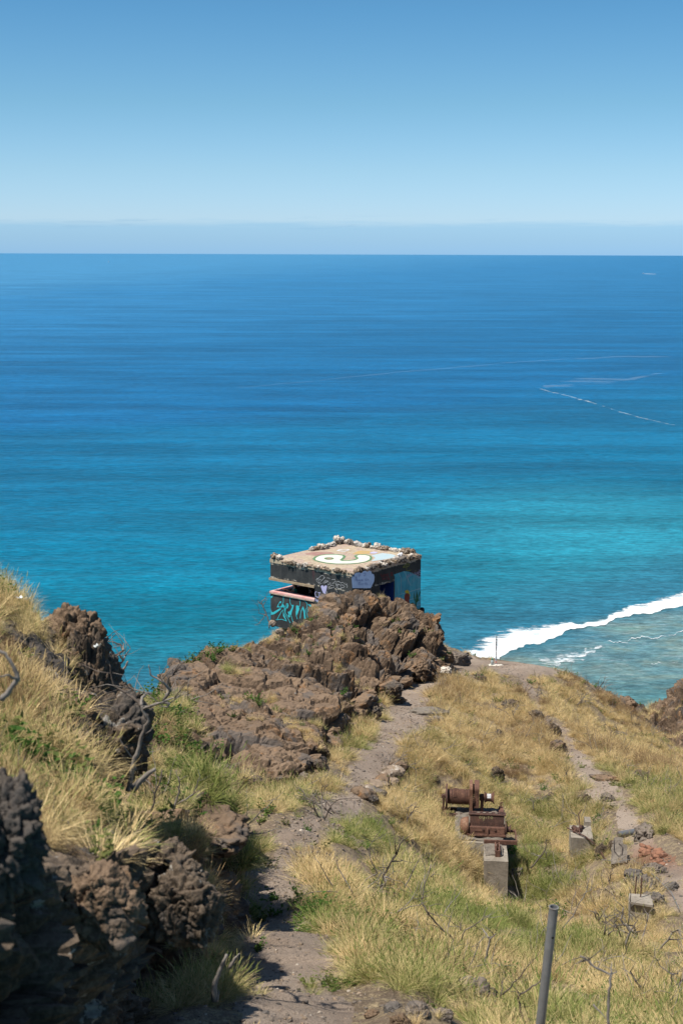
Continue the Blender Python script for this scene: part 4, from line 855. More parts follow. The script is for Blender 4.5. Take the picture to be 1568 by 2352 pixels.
def person(loc, rz, label, top_m, cap_m=None, point=False, seated=False, arm2=None, long_hair=True):
    r = empty('person', loc, rz); tag(r, label, 'person')
    hz = 1.0; 
    if seated: legs = [(.10,0,.10),(.12,.42,.16),(.12,.45,-.32),(.12,.60,-.36),(-.10,0,.10),(-.12,.42,.16),(-.12,.45,-.32),(-.12,.60,-.36)]; ph = .1
    else: legs = [(.09,0,.86),(.10,.04,.48),(.10,0,.08),(.10,.16,.03),(-.09,0,.86),(-.10,.04,.48),(-.10,0,.08),(-.10,.16,.03)]; ph = .92
    J = [(0,0,ph),(0,.0,ph+.22),(0,.0,ph+.42),(0,.01,ph+.50),(0,.03,ph+.62),(0,.03,ph+.72)]; R_ = [.15,.125,.14,.055,.085,.075]; E = [(0,1),(1,2),(2,3),(3,4),(4,5)]
    for sgn, o_ in ((1,0),(-1,4)):
        b = len(J); J += legs[o_:o_+4]; R_ += [.09,.062,.042,.035]; E += [(0,b),(b,b+1),(b+1,b+2),(b+2,b+3)]
    sh = ph+.42
    if point: A1 = [(-.18,.0,sh),(-.20,.24,sh-.05),(-.17,.46,sh+.06),(-.17,.54,sh+.07)]
    else: A1 = [(-.18,.0,sh),(-.24,.04,sh-.28),(-.18,.24,sh-.38),(-.16,.31,sh-.38)]
    A2 = [(.18,.0,sh),(.24,.02,sh-.28),(.18,.22,sh-.38),(.17,.30,sh-.38)]
    for A in (A1, A2):
        b = len(J); J += A; R_ += [.052,.042,.03,.032]; E += [(2,b),(b,b+1),(b+1,b+2),(b+2,b+3)]
        d = (Vector(A[3])-Vector(A[2])).normalized(); p = Vector(A[3]); side = Vector((1,0,0)); up = side.cross(d)
        sg = 1 if A is A1 else -1
        for k in range(4):                                  # four fingers, thumb from the side of the palm
            ext = 1.0 if (point and A is A1 and k == 0) else .35; ln = (.08,.085,.078,.062)[k]
            a = p+up*(.026-.017*k)+d*.02; c1 = a+d*ln*(.55 if ext == 1 else .45); c2 = c1+(d*ln*.5 if ext == 1 else (side*sg*ln*.45-d*.01))
            b2 = len(J); J += [tuple(a), tuple(c1), tuple(c2)]; R_ += [.010,.009,.008]; E += [(b+3,b2),(b2,b2+1),(b2+1,b2+2)]
        b2 = len(J); t1 = p+side*sg*.025-d*.02+up*.02; t2 = t1+side*sg*.02+d*.035+up*.01; J += [tuple(t1), tuple(t2)]; R_ += [.011,.009]; E += [(b+3,b2),(b2,b2+1)]
    skin_body('body', J, E, R_, M_skin, r)
    hx = Vector((0,.03,ph+.66))
    f = MB(); M_ = Matrix.Translation(hx+Vector((0,.095,-.005)))
    f.add([M_@Vector(q) for q in ((-.012,-.02,.03),(.012,-.02,.03),(.016,-.02,-.03),(-.016,-.02,-.03),(0,.018,-.022))], [(0,1,4),(1,2,4),(2,3,4),(3,0,4)]); f.build('nose', M_skin, r)
    for s_ in (-1,1):
        e = MB(); e.tube([hx+Vector((s_*.032,.078,.018)), hx+Vector((s_*.032,.088,.018))], .010, 8); e.build('eye', M_hair, r)
        e = MB(); e.tube([hx+Vector((s_*.080,.0,-.02)), hx+Vector((s_*.092,-.005,.0)), hx+Vector((s_*.082,-.01,.025))], [.008,.012,.008], 6); e.build('ear', M_skin, r)
    mo = MB(); mo.tube([hx+Vector((-.022,.082,-.048)), hx+Vector((0,.09,-.05)), hx+Vector((.022,.082,-.048))], .006, 6); mo.build('mouth', simple('lips', (.25,.08,.07)), r)
    bm = bmesh.new(); bmesh.ops.create_icosphere(bm, subdivisions=3, radius=1)
    for v in bm.verts:
        c = v.co; k = .108; x, y, z = c.x*k, c.y*k*1.05, c.z*k*1.12
        if c.y > .25 and c.z < .45: y *= .55; 
        if long_hair and c.z < 0 and c.y < .2: z *= 2.6; y -= .02
        v.co = Vector((x, y-.015, z+.03))+hx
    me = bpy.data.meshes.new('hair'); bm.to_mesh(me); bm.free(); me.shade_smooth(); me.materials.append(M_hair); o = bpy.data.objects.new('hair', me); COL.objects.link(o); o.parent = r
    # shirt and trousers follow the body
    skin_body('shirt', [(0,0,ph-.03),(0,0,ph+.22),(0,0,ph+.43),(-.18,0,sh+.005),tuple(Vector(A1[0]).lerp(Vector(A1[1]),.5)),(.18,0,sh+.005),tuple(Vector(A2[0]).lerp(Vector(A2[1]),.5))],
        [(0,1),(1,2),(2,3),(3,4),(2,5),(5,6)], [.165,.14,.145,.066,.062,.066,.062], top_m, r)
    lg = legs; skin_body('shorts', [(0,0,ph+.02),lg[0],tuple(Vector(lg[0]).lerp(Vector(lg[1]),.8)),lg[4],tuple(Vector(lg[4]).lerp(Vector(lg[5]),.8))], [(0,1),(1,2),(0,3),(3,4)], [.16,.105,.085,.105,.085], simple('dark_shorts', (.02,.025,.04)), r)
    if cap_m:
        c = MB(); c.lathe([(.0,.112),(.03,.112),(.07,.095),(.10,.05),(.108,.01)], Matrix.Translation(hx+Vector((0,0,.045))) @ Matrix.Rotation(-math.pi/2, 4, 'Y'), 20)
        c.add([hx+Vector(q) for q in ((-.075,.09,.055),(.075,.09,.055),(.06,.19,.045),(-.06,.19,.045),(-.075,.09,.048),(.075,.09,.048),(.06,.19,.038),(-.06,.19,.038))], [(0,1,2,3),(7,6,5,4),(0,3,7,4),(1,5,6,2),(3,2,6,7)]); c.build('cap', cap_m, r, smooth=False)
    return r
fl = PBZ-3.0+.12
hp = PP(676, 1357, PBT(0,.75,0), Vector((.785,-.62,0)).cross(Vector((0,0,1))).normalized()) 
def inside(X, v): # point on the pillbox floor seen at column X, at depth v behind the left face
    a = PBT(0,v,0); n = (PBT(0,1,0)-PBT(0,0,0)); r = ray(X, 1350); r.z = 0; r = r*(a.dot(n)-a.z*n.z)/(r.x*n.x+r.y*n.y); return Vector((r.x, r.y, fl))
person(inside(677, .60)+Vector((0,0,.14)), math.radians(105), 'person in a cap and green top pointing out of the firing slit', simple('green_top', (.02,.20,.14)), simple('dark_cap', (.05,.05,.06)), True)
person(inside(714, 1.25)+Vector((0,0,-.10)), math.radians(60), 'person standing in the dark behind the one in the cap', simple('black_top', (.02,.02,.022)), None, False, long_hair=False)
q = P(969, 1394, 61.2); person(q+Vector((0,0,-.93)), math.radians(10), 'dark haired person in black seated past the right corner of the pillbox', simple('black_clothes', (.01,.01,.011)), None, False, True)
#@@PART4
# ------------------------------------------------------------------ concrete plinth with winch and engine
PO = P(1166.2, 1978.8, 31.5); PL = Matrix.Translation(PO) @ Matrix.Rotation(math.radians(-4.5), 4, 'Z')
def rough_block(name, boxes, m, label, cat, frame, group=None, jit=.012, cuts=5, parent=None):
    bm = bmesh.new()
    for a, b in boxes:
        r = bmesh.ops.create_cube(bm, size=1); vs = r['verts']
        for v in vs: v.co = Vector([a[i]+(v.co[i]+.5)*(b[i]-a[i]) for i in range(3)])
    bmesh.ops.subdivide_edges(bm, edges=bm.edges, cuts=cuts, use_grid_fill=True)
    me = bpy.data.meshes.new(name); bm.to_mesh(me); bm.free(); n = len(me.vertices); co = np.empty(n*3); me.vertices.foreach_get('co', co); co = co.reshape(-1,3)
    co = co+np.stack([fbm(co*5+9*i, 3, 70+i) for i in range(3)], 1)*jit; me.vertices.foreach_set('co', co.ravel()); me.update(); me.materials.append(m)
    o = bpy.data.objects.new(name, me); COL.objects.link(o)
    if parent: o.parent = parent
    else: tag(o, label, cat, group)
    o.matrix_basis = frame; return o
pr = empty('concrete_plinth', PL.translation, math.radians(-4.5)); tag(pr, 'tall concrete plinth carrying the rusty winch and engine', 'plinth')
I4 = Matrix.Identity(4)
def under(o, par): o.parent = par; o.matrix_parent_inverse = I4; return o
a = rough_block('base', [((-.56,0,-1.7),(0,1.05,0)),((-1.25,1.05,-1.7),(0,3.15,0))], M_conc, None, None, I4, jit=.012, cuts=8, parent=pr)
a = rough_block('crumbled_top', [((-.54,.28,-.02),(-.10,1.1,.05)),((-1.22,1.1,-.02),(-.10,3.1,.05))], M_conc_rough, None, None, I4, jit=.07, cuts=12, parent=pr)
mb = MB(); mb.box((-.14,2.75,.0),(-.02,3.12,.12)); mb.tube([(-.08,3.0,.1),(-.09,3.0,.24),(-.05,2.98,.28)], .02, 8); mb.build('anchor_bolt', M_rust, pr)

def winch():
    r = empty('cable_winch', PL @ Vector((-.70,2.9,.03)), math.radians(-4.5)); r.scale = (.95,.95,.95); tag(r, 'rusty cable winch with wound drum standing behind the engine block', 'winch')
    # local frame: x right, y back, z up; centred on the gear guard
    z = .42
    dr = MB(); dr.lathe([(-.78,.19),(-.20,.19)], Matrix.Translation((0,0,z)), 28); drum = dr.build('drum', M_rustd, r)
    c = MB(); n = 0
    x = -.73
    rr = random.Random(2)
    while x < -.20:
        pts = []; sk = rr.uniform(-.02,.02)
        for k in range(25):
            a_ = 2*math.pi*k/24; pts.append((x+.017*k/24+sk*math.sin(a_), .205*math.cos(a_), z+.205*math.sin(a_)))
        c.tube(pts, .0095, 5, False); x += .019
    for k in range(5):
        x0 = -.70+rr.uniform(0,.2); c.tube([(x0+.06*t/12+.05*math.sin(t*.26), .222*math.cos(math.pi*(t/12)-.3), z+.222*math.sin(math.pi*(t/12)-.3)) for t in range(13)], .008, 5, False)
    cb = c.build('cable', M_rust, drum, smooth=True)
    fl_ = MB(); fl_.lathe([(-.84,.10),(-.835,.33),(-.79,.34),(-.785,.30),(-.78,.12)], Matrix.Translation((0,0,z)), 32); fl_.build('drum_flange', M_rustd, r)
    f2_ = MB(); f2_.box((-.92,-.05,-.05),(-.86,.05,z+.05)); f2_.tube([(-.95,0,z),(-.84,0,z)], .05, 12); f2_.build('end_bearing', M_rustd, r)
    g = MB()
    def slab(mb, x0, x1, hw, zb, zt, rad):
        out = []; 
        for k in range(13): a_ = math.pi*k/12; out.append((hw*math.cos(a_), zt-rad+rad*math.sin(a_)))
        out = [(hw, zb)]+out+[(-hw, zb)]
        n_ = len(out); mb.add([(x0, y, q) for y, q in out]+[(x1, y, q) for y, q in out], [list(range(n_))[::-1], [n_+i for i in range(n_)]]+[[i,(i+1)%n_,(i+1)%n_+n_,i+n_] for i in range(n_)])
    slab(g, -.20, -.12, .33, -.02, .86, .12); g.build('guard_frame', M_rusto, r)
    g = MB(); g.lathe([(-.112,.30),(-.105,.30)], Matrix.Translation((0,0,z+.02)), 36)
    for k in range(40):
        a_ = 2*math.pi*k/40; M_ = Matrix.Translation((-.10,0,z+.02)) @ Matrix.Rotation(a_, 4, 'X'); g.box((-.014,-.012,.29),(.03,.012,.335), M_)
    g.build('gear_wheel', M_rustd, r)
    g = MB(); slab(g, -.07, .055, .30, .22, .87, .14); g.build('gear_cover', M_rust, r, bevel=.012)
    g = MB(); g.add([(.10,-.16,-.02),(.10,.16,-.02),(.10,.07,z+.08),(.10,-.07,z+.08),(.18,-.16,-.02),(.18,.16,-.02),(.18,.07,z+.08),(.18,-.07,z+.08)], [(0,3,2,1),(4,5,6,7),(0,4,7,3),(1,2,6,5),(3,7,6,2),(0,1,5,4)])
    g.tube([(.07,0,z),(.22,0,z)], .09, 16); g.build('bearing_stand', M_rust, r, bevel=.008)
    g = MB(); g.lathe([(.20,.17),(.215,.17),(.235,.125),(.28,.105),(.38,.105),(.415,.125),(.44,.17),(.455,.17)], Matrix.Translation((0,0,z)), 32); cp = g.build('capstan', M_rust, r, smooth=False)
    lb_ = MB(); S_ = []
    for i in range(2):
        for j in range(6):
            a_ = math.radians(168-j*15); S_.append((.262+i*.11, .109*math.cos(a_), z+.109*math.sin(a_)))
    lb_.add(S_, [(j, j+1, j+7, j+6) for j in range(5)]); lab = lb_.build('paper_label', simple('white_label', (.62,.62,.63), (.55,.55,.57), 12), r, recalc=False)
    ln = MB()
    for st in ([(.275,150),(.29,135),(.31,142),(.30,125),(.285,128)],[(.32,148),(.335,140),(.325,126),(.345,122)],[(.35,150),(.36,136),(.352,124)],[(.28,114),(.31,110),(.35,113)]):
        ln.tube([(x_, .111*math.cos(math.radians(a_)), z+.111*math.sin(math.radians(a_))) for x_, a_ in st], .0022, 4)
    ln.build('label_writing', simple('pen_ink', (.05,.05,.09)), lab)
    g = MB(); g.box((-.95,-.25,-.05),(.2,-.17,.02)); g.box((-.95,.17,-.05),(.2,.25,.02)); g.build('skid', M_rustd, r)
winch()

def engine():
    r = empty('engine_block', PL @ Vector((-.47,1.50,.06)), math.radians(-6)); tag(r, 'rusty six cylinder engine block lying on the concrete plinth', 'engine')
    tl = Matrix.Rotation(math.radians(-8), 4, 'X')
    b = MB(); b.box((-.42,-.13,.20),(.42,.12,.47), tl); up_ = b.build('cylinder_block', M_rustd, r, bevel=.01)
    d_ = MB(); d_.box((-.45,-.15,.472),(.45,.14,.50), tl); deck = d_.build('head_deck', M_rustd, r, bevel=.006)
    for k in range(6):
        x = -.36+k*.144; c = MB(); M_ = tl @ Matrix.Translation((x,-.005,.503)) @ Matrix.Rotation(-math.pi/2, 4, 'Y')
        n = 20; o_ = []
        for (h, rad) in ((0,.066),(.012,.066),(.012,.052),(-.0,.052)): o_ += [M_ @ Vector((h, rad*math.cos(2*math.pi*i/n), rad*math.sin(2*math.pi*i/n))) for i in range(n)]
        c.add(o_, [(q*n+i, q*n+(i+1)%n, (q+1)*n+(i+1)%n, (q+1)*n+i) for q in range(3) for i in range(n)]); rim = c.build('cylinder_bore', M_rustd, r)
        c = MB(); c.add([M_ @ Vector((.002, .052*math.cos(2*math.pi*i/n), .052*math.sin(2*math.pi*i/n))) for i in range(n)], [list(range(n))]); c.build('rust_plug', M_rustd if k in (0,5) else simple('bore_dust', (.30,.26,.21)), rim, recalc=False)
    rb = MB()
    for k in range(13): rb.box((-.36+k*.058,-.142,.22),(-.345+k*.058,-.13,.30), tl)
    rb.box((-.43,-.16,.185),(.43,-.13,.21), tl)
    for k in range(22): rb.box((-.40+k*.038,-.168,.188),(-.39+k*.038,-.158,.202), tl)
    rb.build('side_ribs', M_rustd, r)
    c = MB(); c.box((-.44,-.22,.02),(.44,.18,.205), tl); cc = c.build('crankcase', M_rust, r, bevel=.02)
    for x, q in ((-.1,.15),(.20,.15)):
        c = MB(); c.tube([tl @ Vector((x,-.21,q)), tl @ Vector((x,-.245,q))], .030, 14); c.build('port', M_rustd, r)
    c = MB(); c.box((-.48,-.26,-.02),(.46,-.21,.03), tl); c.box((-.3,-.235,.09),(-.08,-.215,.13), tl); c.tube([tl @ Vector((.02,-.24,.02)), tl @ Vector((.02,-.24,.17))], .03, 10); c.build('oil_rail', M_rust, r, bevel=.004)
    c = MB(); c.lathe([(-.66,.04),(-.655,.14),(-.60,.20),(-.52,.225),(-.45,.235),(-.445,.16)], Matrix.Translation((0,-.02,.17)), 28); c.build('bell_housing', M_rusto, r, smooth=True)
    c = MB(); c.lathe([(.445,.19),(.47,.19),(.475,.12),(.50,.12),(.505,.07),(.56,.07),(.565,.11),(.58,.11)], Matrix.Translation((0,-.04,.14)), 24); c.build('front_pulley', M_rustd, r)
    # chalked name on the block's face
    pf = Vector((0,-.136,0)); mb = MB(); L = {'G': [[(.75,.8),(.4,1),(.05,.75),(.0,.35),(.3,.05),(.7,.2),(.75,.5),(.45,.45)]], 'U': [[(.0,1),(.05,.3),(.35,.05),(.7,.25),(.75,1)],[(.2,0),(.45,-.9),(.95,.6)]], 'i': [[(.2,.65),(.2,.05)],[(.2,.9),(.2,.98)]],
      'T': [[(0,1),(.8,.98)],[(.4,1),(.38,.0)]], 'O': [[(.4,1),(.05,.75),(.05,.25),(.4,.05),(.8,.25),(.8,.75),(.4,1)]]}
    x = -.19
    for ch in 'GUiTO':
        for st in L[ch]:
            pts = [Vector((x+a_*.058, -.136, .385+b_*.062)) for a_, b_ in st]; V = []
            for i, p in enumerate(pts):
                d = (pts[min(i+1,len(pts)-1)]-pts[max(i-1,0)]).normalized(); sd = Vector((-d.z,0,d.x))*.0055; V += [tl @ (p-sd), tl @ (p+sd)]
            mb.add(V, [(2*i,2*i+1,2*i+3,2*i+2) for i in range(len(pts)-1)])
        x += .075 if ch != 'i' else .05
    mb.build('chalk_name', simple('olive_chalk', (.38,.35,.17)), r, recalc=False)
engine()
r = empty('angle_iron', PL @ Vector((-.1,.95,0)), math.radians(-4.5)); tag(r, 'rusty angle iron frame jutting right from under the engine', 'iron frame')
for a, b in (((-.45,-.03,.02),(.33,.02,.12)),((-.1,.72,.02),(.33,.77,.08))): s = MB(); s.box(a, b); s.build('rail', M_rust, r, bevel=.004)
s = MB(); s.box((.32,-.03,.0),(.345,.77,.09)); s.build('end_bar', M_rust, r)
r = empty('steel_bracket', PL @ Vector((-.24,.35,0)), math.radians(-4.5)); tag(r, 'short rusty channel iron bracket bolted near the plinth front', 'bracket')
s = MB(); s.box((-.06,-.1,.02),(.06,.42,.05)); s.box((-.06,-.1,.05),(-.03,.42,.15)); s.box((.03,-.1,.05),(.06,.42,.15)); s.box((-.06,-.12,.0),(.06,-.10,.15)); s.build('channel', M_rust, r)
s = MB(); s.tube([(0,.2,.0),(0,.2,.2)], .022, 10); s.tube([(0,.32,.0),(0,.32,.24)], .014, 8); s.build('bolt', M_rustd, r)

# other concrete remains
def at(X, Y, d, rz=0): return Matrix.Translation(P(X, Y, d)) @ Matrix.Rotation(math.radians(rz), 4, 'Z')
def standing(X, Yt, Yb, rz): return at(X, Yt, hitpx(X, Yb)[0].y, rz)
F2_ = standing(1361, 1926, 1958, -6)
rough_block('concrete_block', [((-.54,0,-1.0),(0,.8,0)),((-.16,.8,-1.0),(.0,1.15,.10))], M_conc, 'middle concrete block with rusty bolts and a raised back corner', 'concrete block', F2_)
r = empty('anchor_rod', F2_ @ Vector((-.45,.4,0)), 0); tag(r, 'bent rusty rod standing on the middle concrete block', 'rod'); s = MB(); s.tube([(.1,-.25,0),(.14,0,.2),(.12,.1,.42),(.22,.2,.5)], .014, 6); s.build('rod', M_rustd, r)
s = MB(); s.tube([(-.02,-.1,.02),(.06,.05,.05)], .03, 8); s.build('nut', M_rust, r)
s = MB(); s.tube([F2_ @ Vector((-.62,.5,.05)), F2_ @ Vector((-.2,.0,.05)), hitpx(1372,1958)[0]+Vector((0,0,.15)), hitpx(1398,1990)[0]], .018, 6); tag(s.build('iron_bar', M_rustd, None), 'long dark iron bar leaning off the middle concrete block', 'bar')
for k, (u, v, q) in enumerate(((-.42,.5,.2),(-.32,.42,.17),(-.25,.6,.14))): boulder('rust_lump', 0, 0, q, 'rust brown lump of iron on the middle concrete block', M_rustd, (1.2,.9,.7), 500+k, 'rust lumps on the middle block', 3, loc=F2_ @ Vector((u, v, q*.25)), cat='rust lump')
F3 = standing(1495, 2081, 2112, -10)
CB3 = rough_block('concrete_block', [((-.42,0,-.9),(0,.5,0))], M_conc, 'small pale concrete block low on the right beside the path', 'concrete block', F3, jit=.008)
rough_block('lid', [((-.44,-.06,.004),(.02,.22,.05))], M_conc, None, None, Matrix.Rotation(math.radians(4), 4, 'Y'), jit=.006, parent=CB3)
for k, (u, v) in enumerate(((-.2,.35),(-.3,.5))): s = MB(); s.tube([F3 @ Vector((u,v,-.05)), F3 @ Vector((u+.01,v,.42-.06*k))], .013, 6); tag(s.build('rebar', M_rust, None), ['taller rusty rebar rising behind the small right block','shorter rusty rebar behind the small right block'][k], 'rebar')
F4 = standing(1421, 1984, 1988, -8) @ Matrix.Rotation(math.radians(-52), 4, 'X')
rough_block('concrete_slab', [((-.17,-.06,-.02),(.19,.10,.50)),((-.09,-.05,.50),(.11,.08,.66))], M_conc_rough, 'grey concrete slab propped at an angle among dark boulders', 'slab', F4, jit=.06)
s = MB(); s.tube([F4 @ Vector(q) for q in ((-.12,-.09,.62),(-.13,-.10,.3),(-.02,-.11,.14),(.06,-.1,.22),(.07,-.1,.42),(-.02,-.09,.5))], .009, 5); tag(s.build('cable_loop', M_wood_dark, None), 'dark loop of cable hanging over the propped concrete slab', 'cable')
h = hitpx(1440, 1919)[0]+Vector((0,0,.07)); s = MB(); M_ = Matrix.Translation(h) @ Matrix.Rotation(.35, 4, 'Z'); s.lathe([(-.28,.05),(-.28,.075),(.28,.075),(.28,.05)], M_, 18); tag(s.build('steel_pipe', simple('blue_grey_pipe', (.10,.13,.16), (.16,.12,.10), 5, .6), None), 'short blue grey pipe lying beside the perched boulder', 'pipe')
s = MB(); s.tube([hitpx(*q)[0]+Vector((0,0,.12)) for q in ((1380,1985),(1418,1990),(1448,1984),(1480,2005),(1510,2032),(1540,2062),(1557,2100))], .008, 5); tag(s.build('wire', M_galv, None), 'thin pale wire trailing down past the dark boulders on the right', 'wire')

# galvanised post in the foreground
a = P(1271, 2083, 9.0); b = P(1240, 2352, 9.05); b = b+(b-a)*.9
r = empty('metal_post', b, 0); tag(r, 'bare galvanised steel pipe post standing in the right foreground', 'post')
mb = MB(); n = 24; ax = (b-a).normalized(); u_ = ax.orthogonal().normalized(); v_ = ax.cross(u_)
ring = lambda c, R_: [c+u_*R_*math.cos(2*math.pi*i/n)+v_*R_*math.sin(2*math.pi*i/n)-b for i in range(n)]
rings = [(b,.032),(a+(b-a)*.5,.032),(a,.0315),(a,.026),(a+ax*.3,.026)]
V = []
for c, R_ in rings: V += ring(c, R_)
mb.add(V, [(q*n+i, q*n+(i+1)%n, (q+1)*n+(i+1)%n, (q+1)*n+i) for q in range(4) for i in range(n)]); mb.build('pipe', M_galv, r)
mb = MB(); hcn = a+ax*.215-b; dv = (Vector((.35,-1,.12))); dv = (dv-ax*dv.dot(ax)).normalized(); mb.tube([hcn+dv*.0325, hcn+dv*.0335], .0085, 12); mb.tube([hcn+dv*.0345, hcn+dv*.036], .0055, 12); mb.build('bolt_hole', simple('hole_dark', (.01,.01,.01)), r)
mb = MB()
for c0, c1 in ((a-ax*.001,a+ax*.006),): 
    V = []
    for c, R_ in ((c0,.0315),(c0,.0345),(c1,.0345),(c1,.0315)): V += ring(c, R_)
    mb.add(V, [(q*n+i, q*n+(i+1)%n, (q+1)*n+(i+1)%n, (q+1)*n+i) for q in range(3) for i in range(n)])
mb.build('worn_rim', simple('rust_rim', (.20,.15,.12), (.3,.28,.26), 30), r)

# marker post on the terrace with bottle
q = hitpx(1137, 1530)[0]
boulder('flat_stone', 0, 0, .62, 'flat pale stone under the marker post and bottle', M_pale, (1.1,.8,.2), 510, None, 4, loc=q+Vector((0,.05,.02)), rz=0, cat='stone')
r = empty('marker_post', q+Vector((.03,.08,.05)), 0); tag(r, 'slim sticker covered marker post standing on the bare lookout', 'post')
m, nt, out = new_mat('sticker_patches'); co = objco(nt); v = nd(nt, 'ShaderNodeTexVoronoi', {'Vector': nd(nt,'ShaderNodeMapping',{'Vector':co,'Scale':(1,1,.7)}).outputs[0], 'Scale': 22.0}); 
bw = nd(nt, 'ShaderNodeSeparateColor', {0: v.outputs['Color']}); c = ramp(nt, bw.outputs[0], [(.0,(.05,.05,.055)),(.25,(.45,.47,.5)),(.5,(.75,.76,.78)),(.72,(.5,.25,.28)),(.8,(.25,.3,.4)),(.9,(.8,.8,.8))]); c.node.color_ramp.interpolation = 'CONSTANT'; finish(nt, out, c, .5)
mb = MB(); mb.tube([(0,0,0),(0,0,1.07)], .033, 14); mb.build('shaft', m, r)
mb = MB(); mb.tube([(0,0,1.071),(0,0,1.10)], .036, 14); mb.tube([(0,0,1.101),(0,0,1.23)], .018, 10); mb.build('tip', simple('dark_tip', (.04,.05,.05)), r)
mb = MB(); mb.tube([(0,0,.06),(0,0,.16)], .0345, 14); mb.build('red_band', simple('red_band_paint', (.5,.10,.09), (.6,.4,.35), 30), r)
r = empty('bottle', q+Vector((-.14,.0,.055)), 0); tag(r, 'clear drink bottle with a green cap beside the marker post', 'bottle')
gl = simple('bottle_glass', (.30,.36,.38), (.42,.50,.50), 12, .2, .1, .001, .5)
mb = MB(); mb.lathe([(0,.05),(.004,.055),(.15,.055),(.19,.042),(.21,.026),(.245,.024)], Matrix.Rotation(-math.pi/2, 4, 'Y') , 18); mb.build('glass_body', gl, r, smooth=True)
mb = MB(); mb.tube([(0,0,.246),(0,0,.28)], .04, 14); mb.build('cap', simple('green_cap', (.01,.28,.20)), r)

# butterflies over the left hill
def butterfly(loc, rz, flap, label, s=.034):
    r = empty('butterfly', loc, rz); tag(r, label, 'butterfly'); wm = simple('white_wing', (.80,.80,.76), (.70,.72,.66), 40)
    for sg, f_ in ((1,flap),(-1,flap*.8)):
        M_ = Matrix.Rotation(-sg*f_, 4, 'Y')
        out = [(0,.35),(.35,.95),(.8,1.15),(1.05,1.0),(.95,.55),(.6,.15),(.85,-.2),(.8,-.65),(.45,-.8),(.1,-.4),(0,-.1)]
        mb = MB(); top_ = [M_ @ Vector((sg*x*s, y*s, .0006)) for x, y in out]; bo = [M_ @ Vector((sg*x*s, y*s, 0)) for x, y in out]; n_ = len(out)
        mb.add(top_+bo, [list(range(n_)), [n_+i for i in range(n_)][::-1]]+[[i,(i+1)%n_,(i+1)%n_+n_,i+n_] for i in range(n_)]); mb.build('wing', wm, r)
    mb = MB(); mb.tube([(0,-.5*s,0),(0,0,.002),(0,.45*s,0),(0,.62*s,0)], [.0015,.0028,.003,.002], 6); mb.build('body', simple('dark_body', (.03,.03,.03)), r)
butterfly(P(46,1374,8.2), .6, .5, 'white butterfly fluttering above the grass on the upper left hill', .022)
butterfly(P(223,1487,10.2), -.5, .9, 'white butterfly beside the dark cliff edge against the sea', .03)

# ------------------------------------------------------------------ dead shrubs and branches
def crooked(a, b, n, amp, rr):
    pts = []
    for i in range(n+1):
        t = i/n; pts.append(a.lerp(b, t)+Vector([rr.uniform(-1,1)*amp*math.sin(math.pi*t) for _ in range(3)]))
    return pts
def branch_traced(name, conv, strokes, d, label, mats=None, r0=.02, cat='dead shrub', dd=None, seed=0, twigs=0):
    rr = random.Random(seed); allp = []
    for si, st in enumerate(strokes):
        off = 0 if si == 0 else rr.uniform(-.35,.35)*(dd or .5)
        L = []
        for i, p in enumerate(st):
            X, Y = conv(*p[:2]); t = min(i/2, 1); L.append(P(X, Y, d+off*t))
        allp.append(L)
    base = allp[0][0]; r = empty(name, base); tag(r, label, cat)
    for si, L in enumerate(allp):
        pts = []
        for i in range(len(L)-1):
            seg = crooked(L[i], L[i+1], 4, (L[i+1]-L[i]).length*.06, rr); pts += seg if i == len(L)-2 else seg[:-1]
        rad0 = r0*.62*(1 if si == 0 else .62); n_ = len(pts); end = .5 if si == 0 else .22
        mb = MB(); mb.tube([p-base for p in pts], [rad0*(1-(1-end)*i/(n_-1))*rr.uniform(.88,1.12) for i in range(n_)], 7)
        for k in range(twigs):
            i = rr.randrange(n_//3, n_); p = pts[i]-base; v = Vector((rr.uniform(-1,1), rr.uniform(-.6,.6), rr.uniform(-.2,1))).normalized()*rr.uniform(5,11)*r0
            mb.tube([p, p+v*.5+Vector((rr.uniform(-1,1),0,rr.uniform(-1,1)))*r0, p+v], [rad0*.35, rad0*.25, rad0*.1], 4)
        mb.build('trunk' if si == 0 else 'branch', mats or (M_wood if (si+seed)%3 else M_wood_dark), r, smooth=True)
    return r
c2 = lambda x, y: (x*.3296, 1263.1+y*.3296)
c3 = lambda x, y: (976+x*.3775, 1665+y*.3775)
c6 = lambda x, y: (689+x*.2014, 1894.7+y*.2014)
c1 = lambda x, y: (574.2+x*.2930, 1205.8+y*.2930)
branch_traced('dead_tree', c2, [[(895,1680),(910,1600),(930,1500),(962,1400),(1000,1270),(1035,1190),(1000,1130),(988,1085)],[(1000,1112),(1090,1070),(1180,1040),(1260,1015)],[(988,1090),(940,1040),(870,990),(790,945),(778,880),(765,800)],[(985,1085),(990,1030),(1020,1000),(1060,1003),(940,975),(870,945)],
   [(1140,1050),(1190,980),(1120,910),(1050,870),(1038,800)],[(1190,985),(1165,945),(1180,880),(1270,850)],[(1140,1060),(1180,1070),(1170,1095),(1110,1090)]], 10.0, 'leaning grey dead tree with a forked crown on the left slope', r0=.034, cat='dead tree', dd=.6, seed=1, twigs=2)
branch_traced('dead_tree', c2, [[(735,860),(760,810),(800,745),(770,690),(740,640),(748,600)],[(800,740),(860,705),(845,660),(790,640),(755,640),(820,580)],[(815,810),(860,770),(885,720),(912,685)],[(860,770),(830,730),(800,745)],[(770,680),(735,650),(740,610)],[(860,700),(866,650)],[(800,800),(845,790),(870,745)]], 19.5,
   'small twisted dead tree silhouetted on the left skyline', r0=.045, cat='dead tree', dd=.8, seed=2, twigs=2)
branch_traced('log', c2, [[(925,1665),(990,1600),(1085,1525)]], 9.9, 'pale broken log lying beside the foot of the leaning dead tree', M_wood, .045, 'log', seed=3)
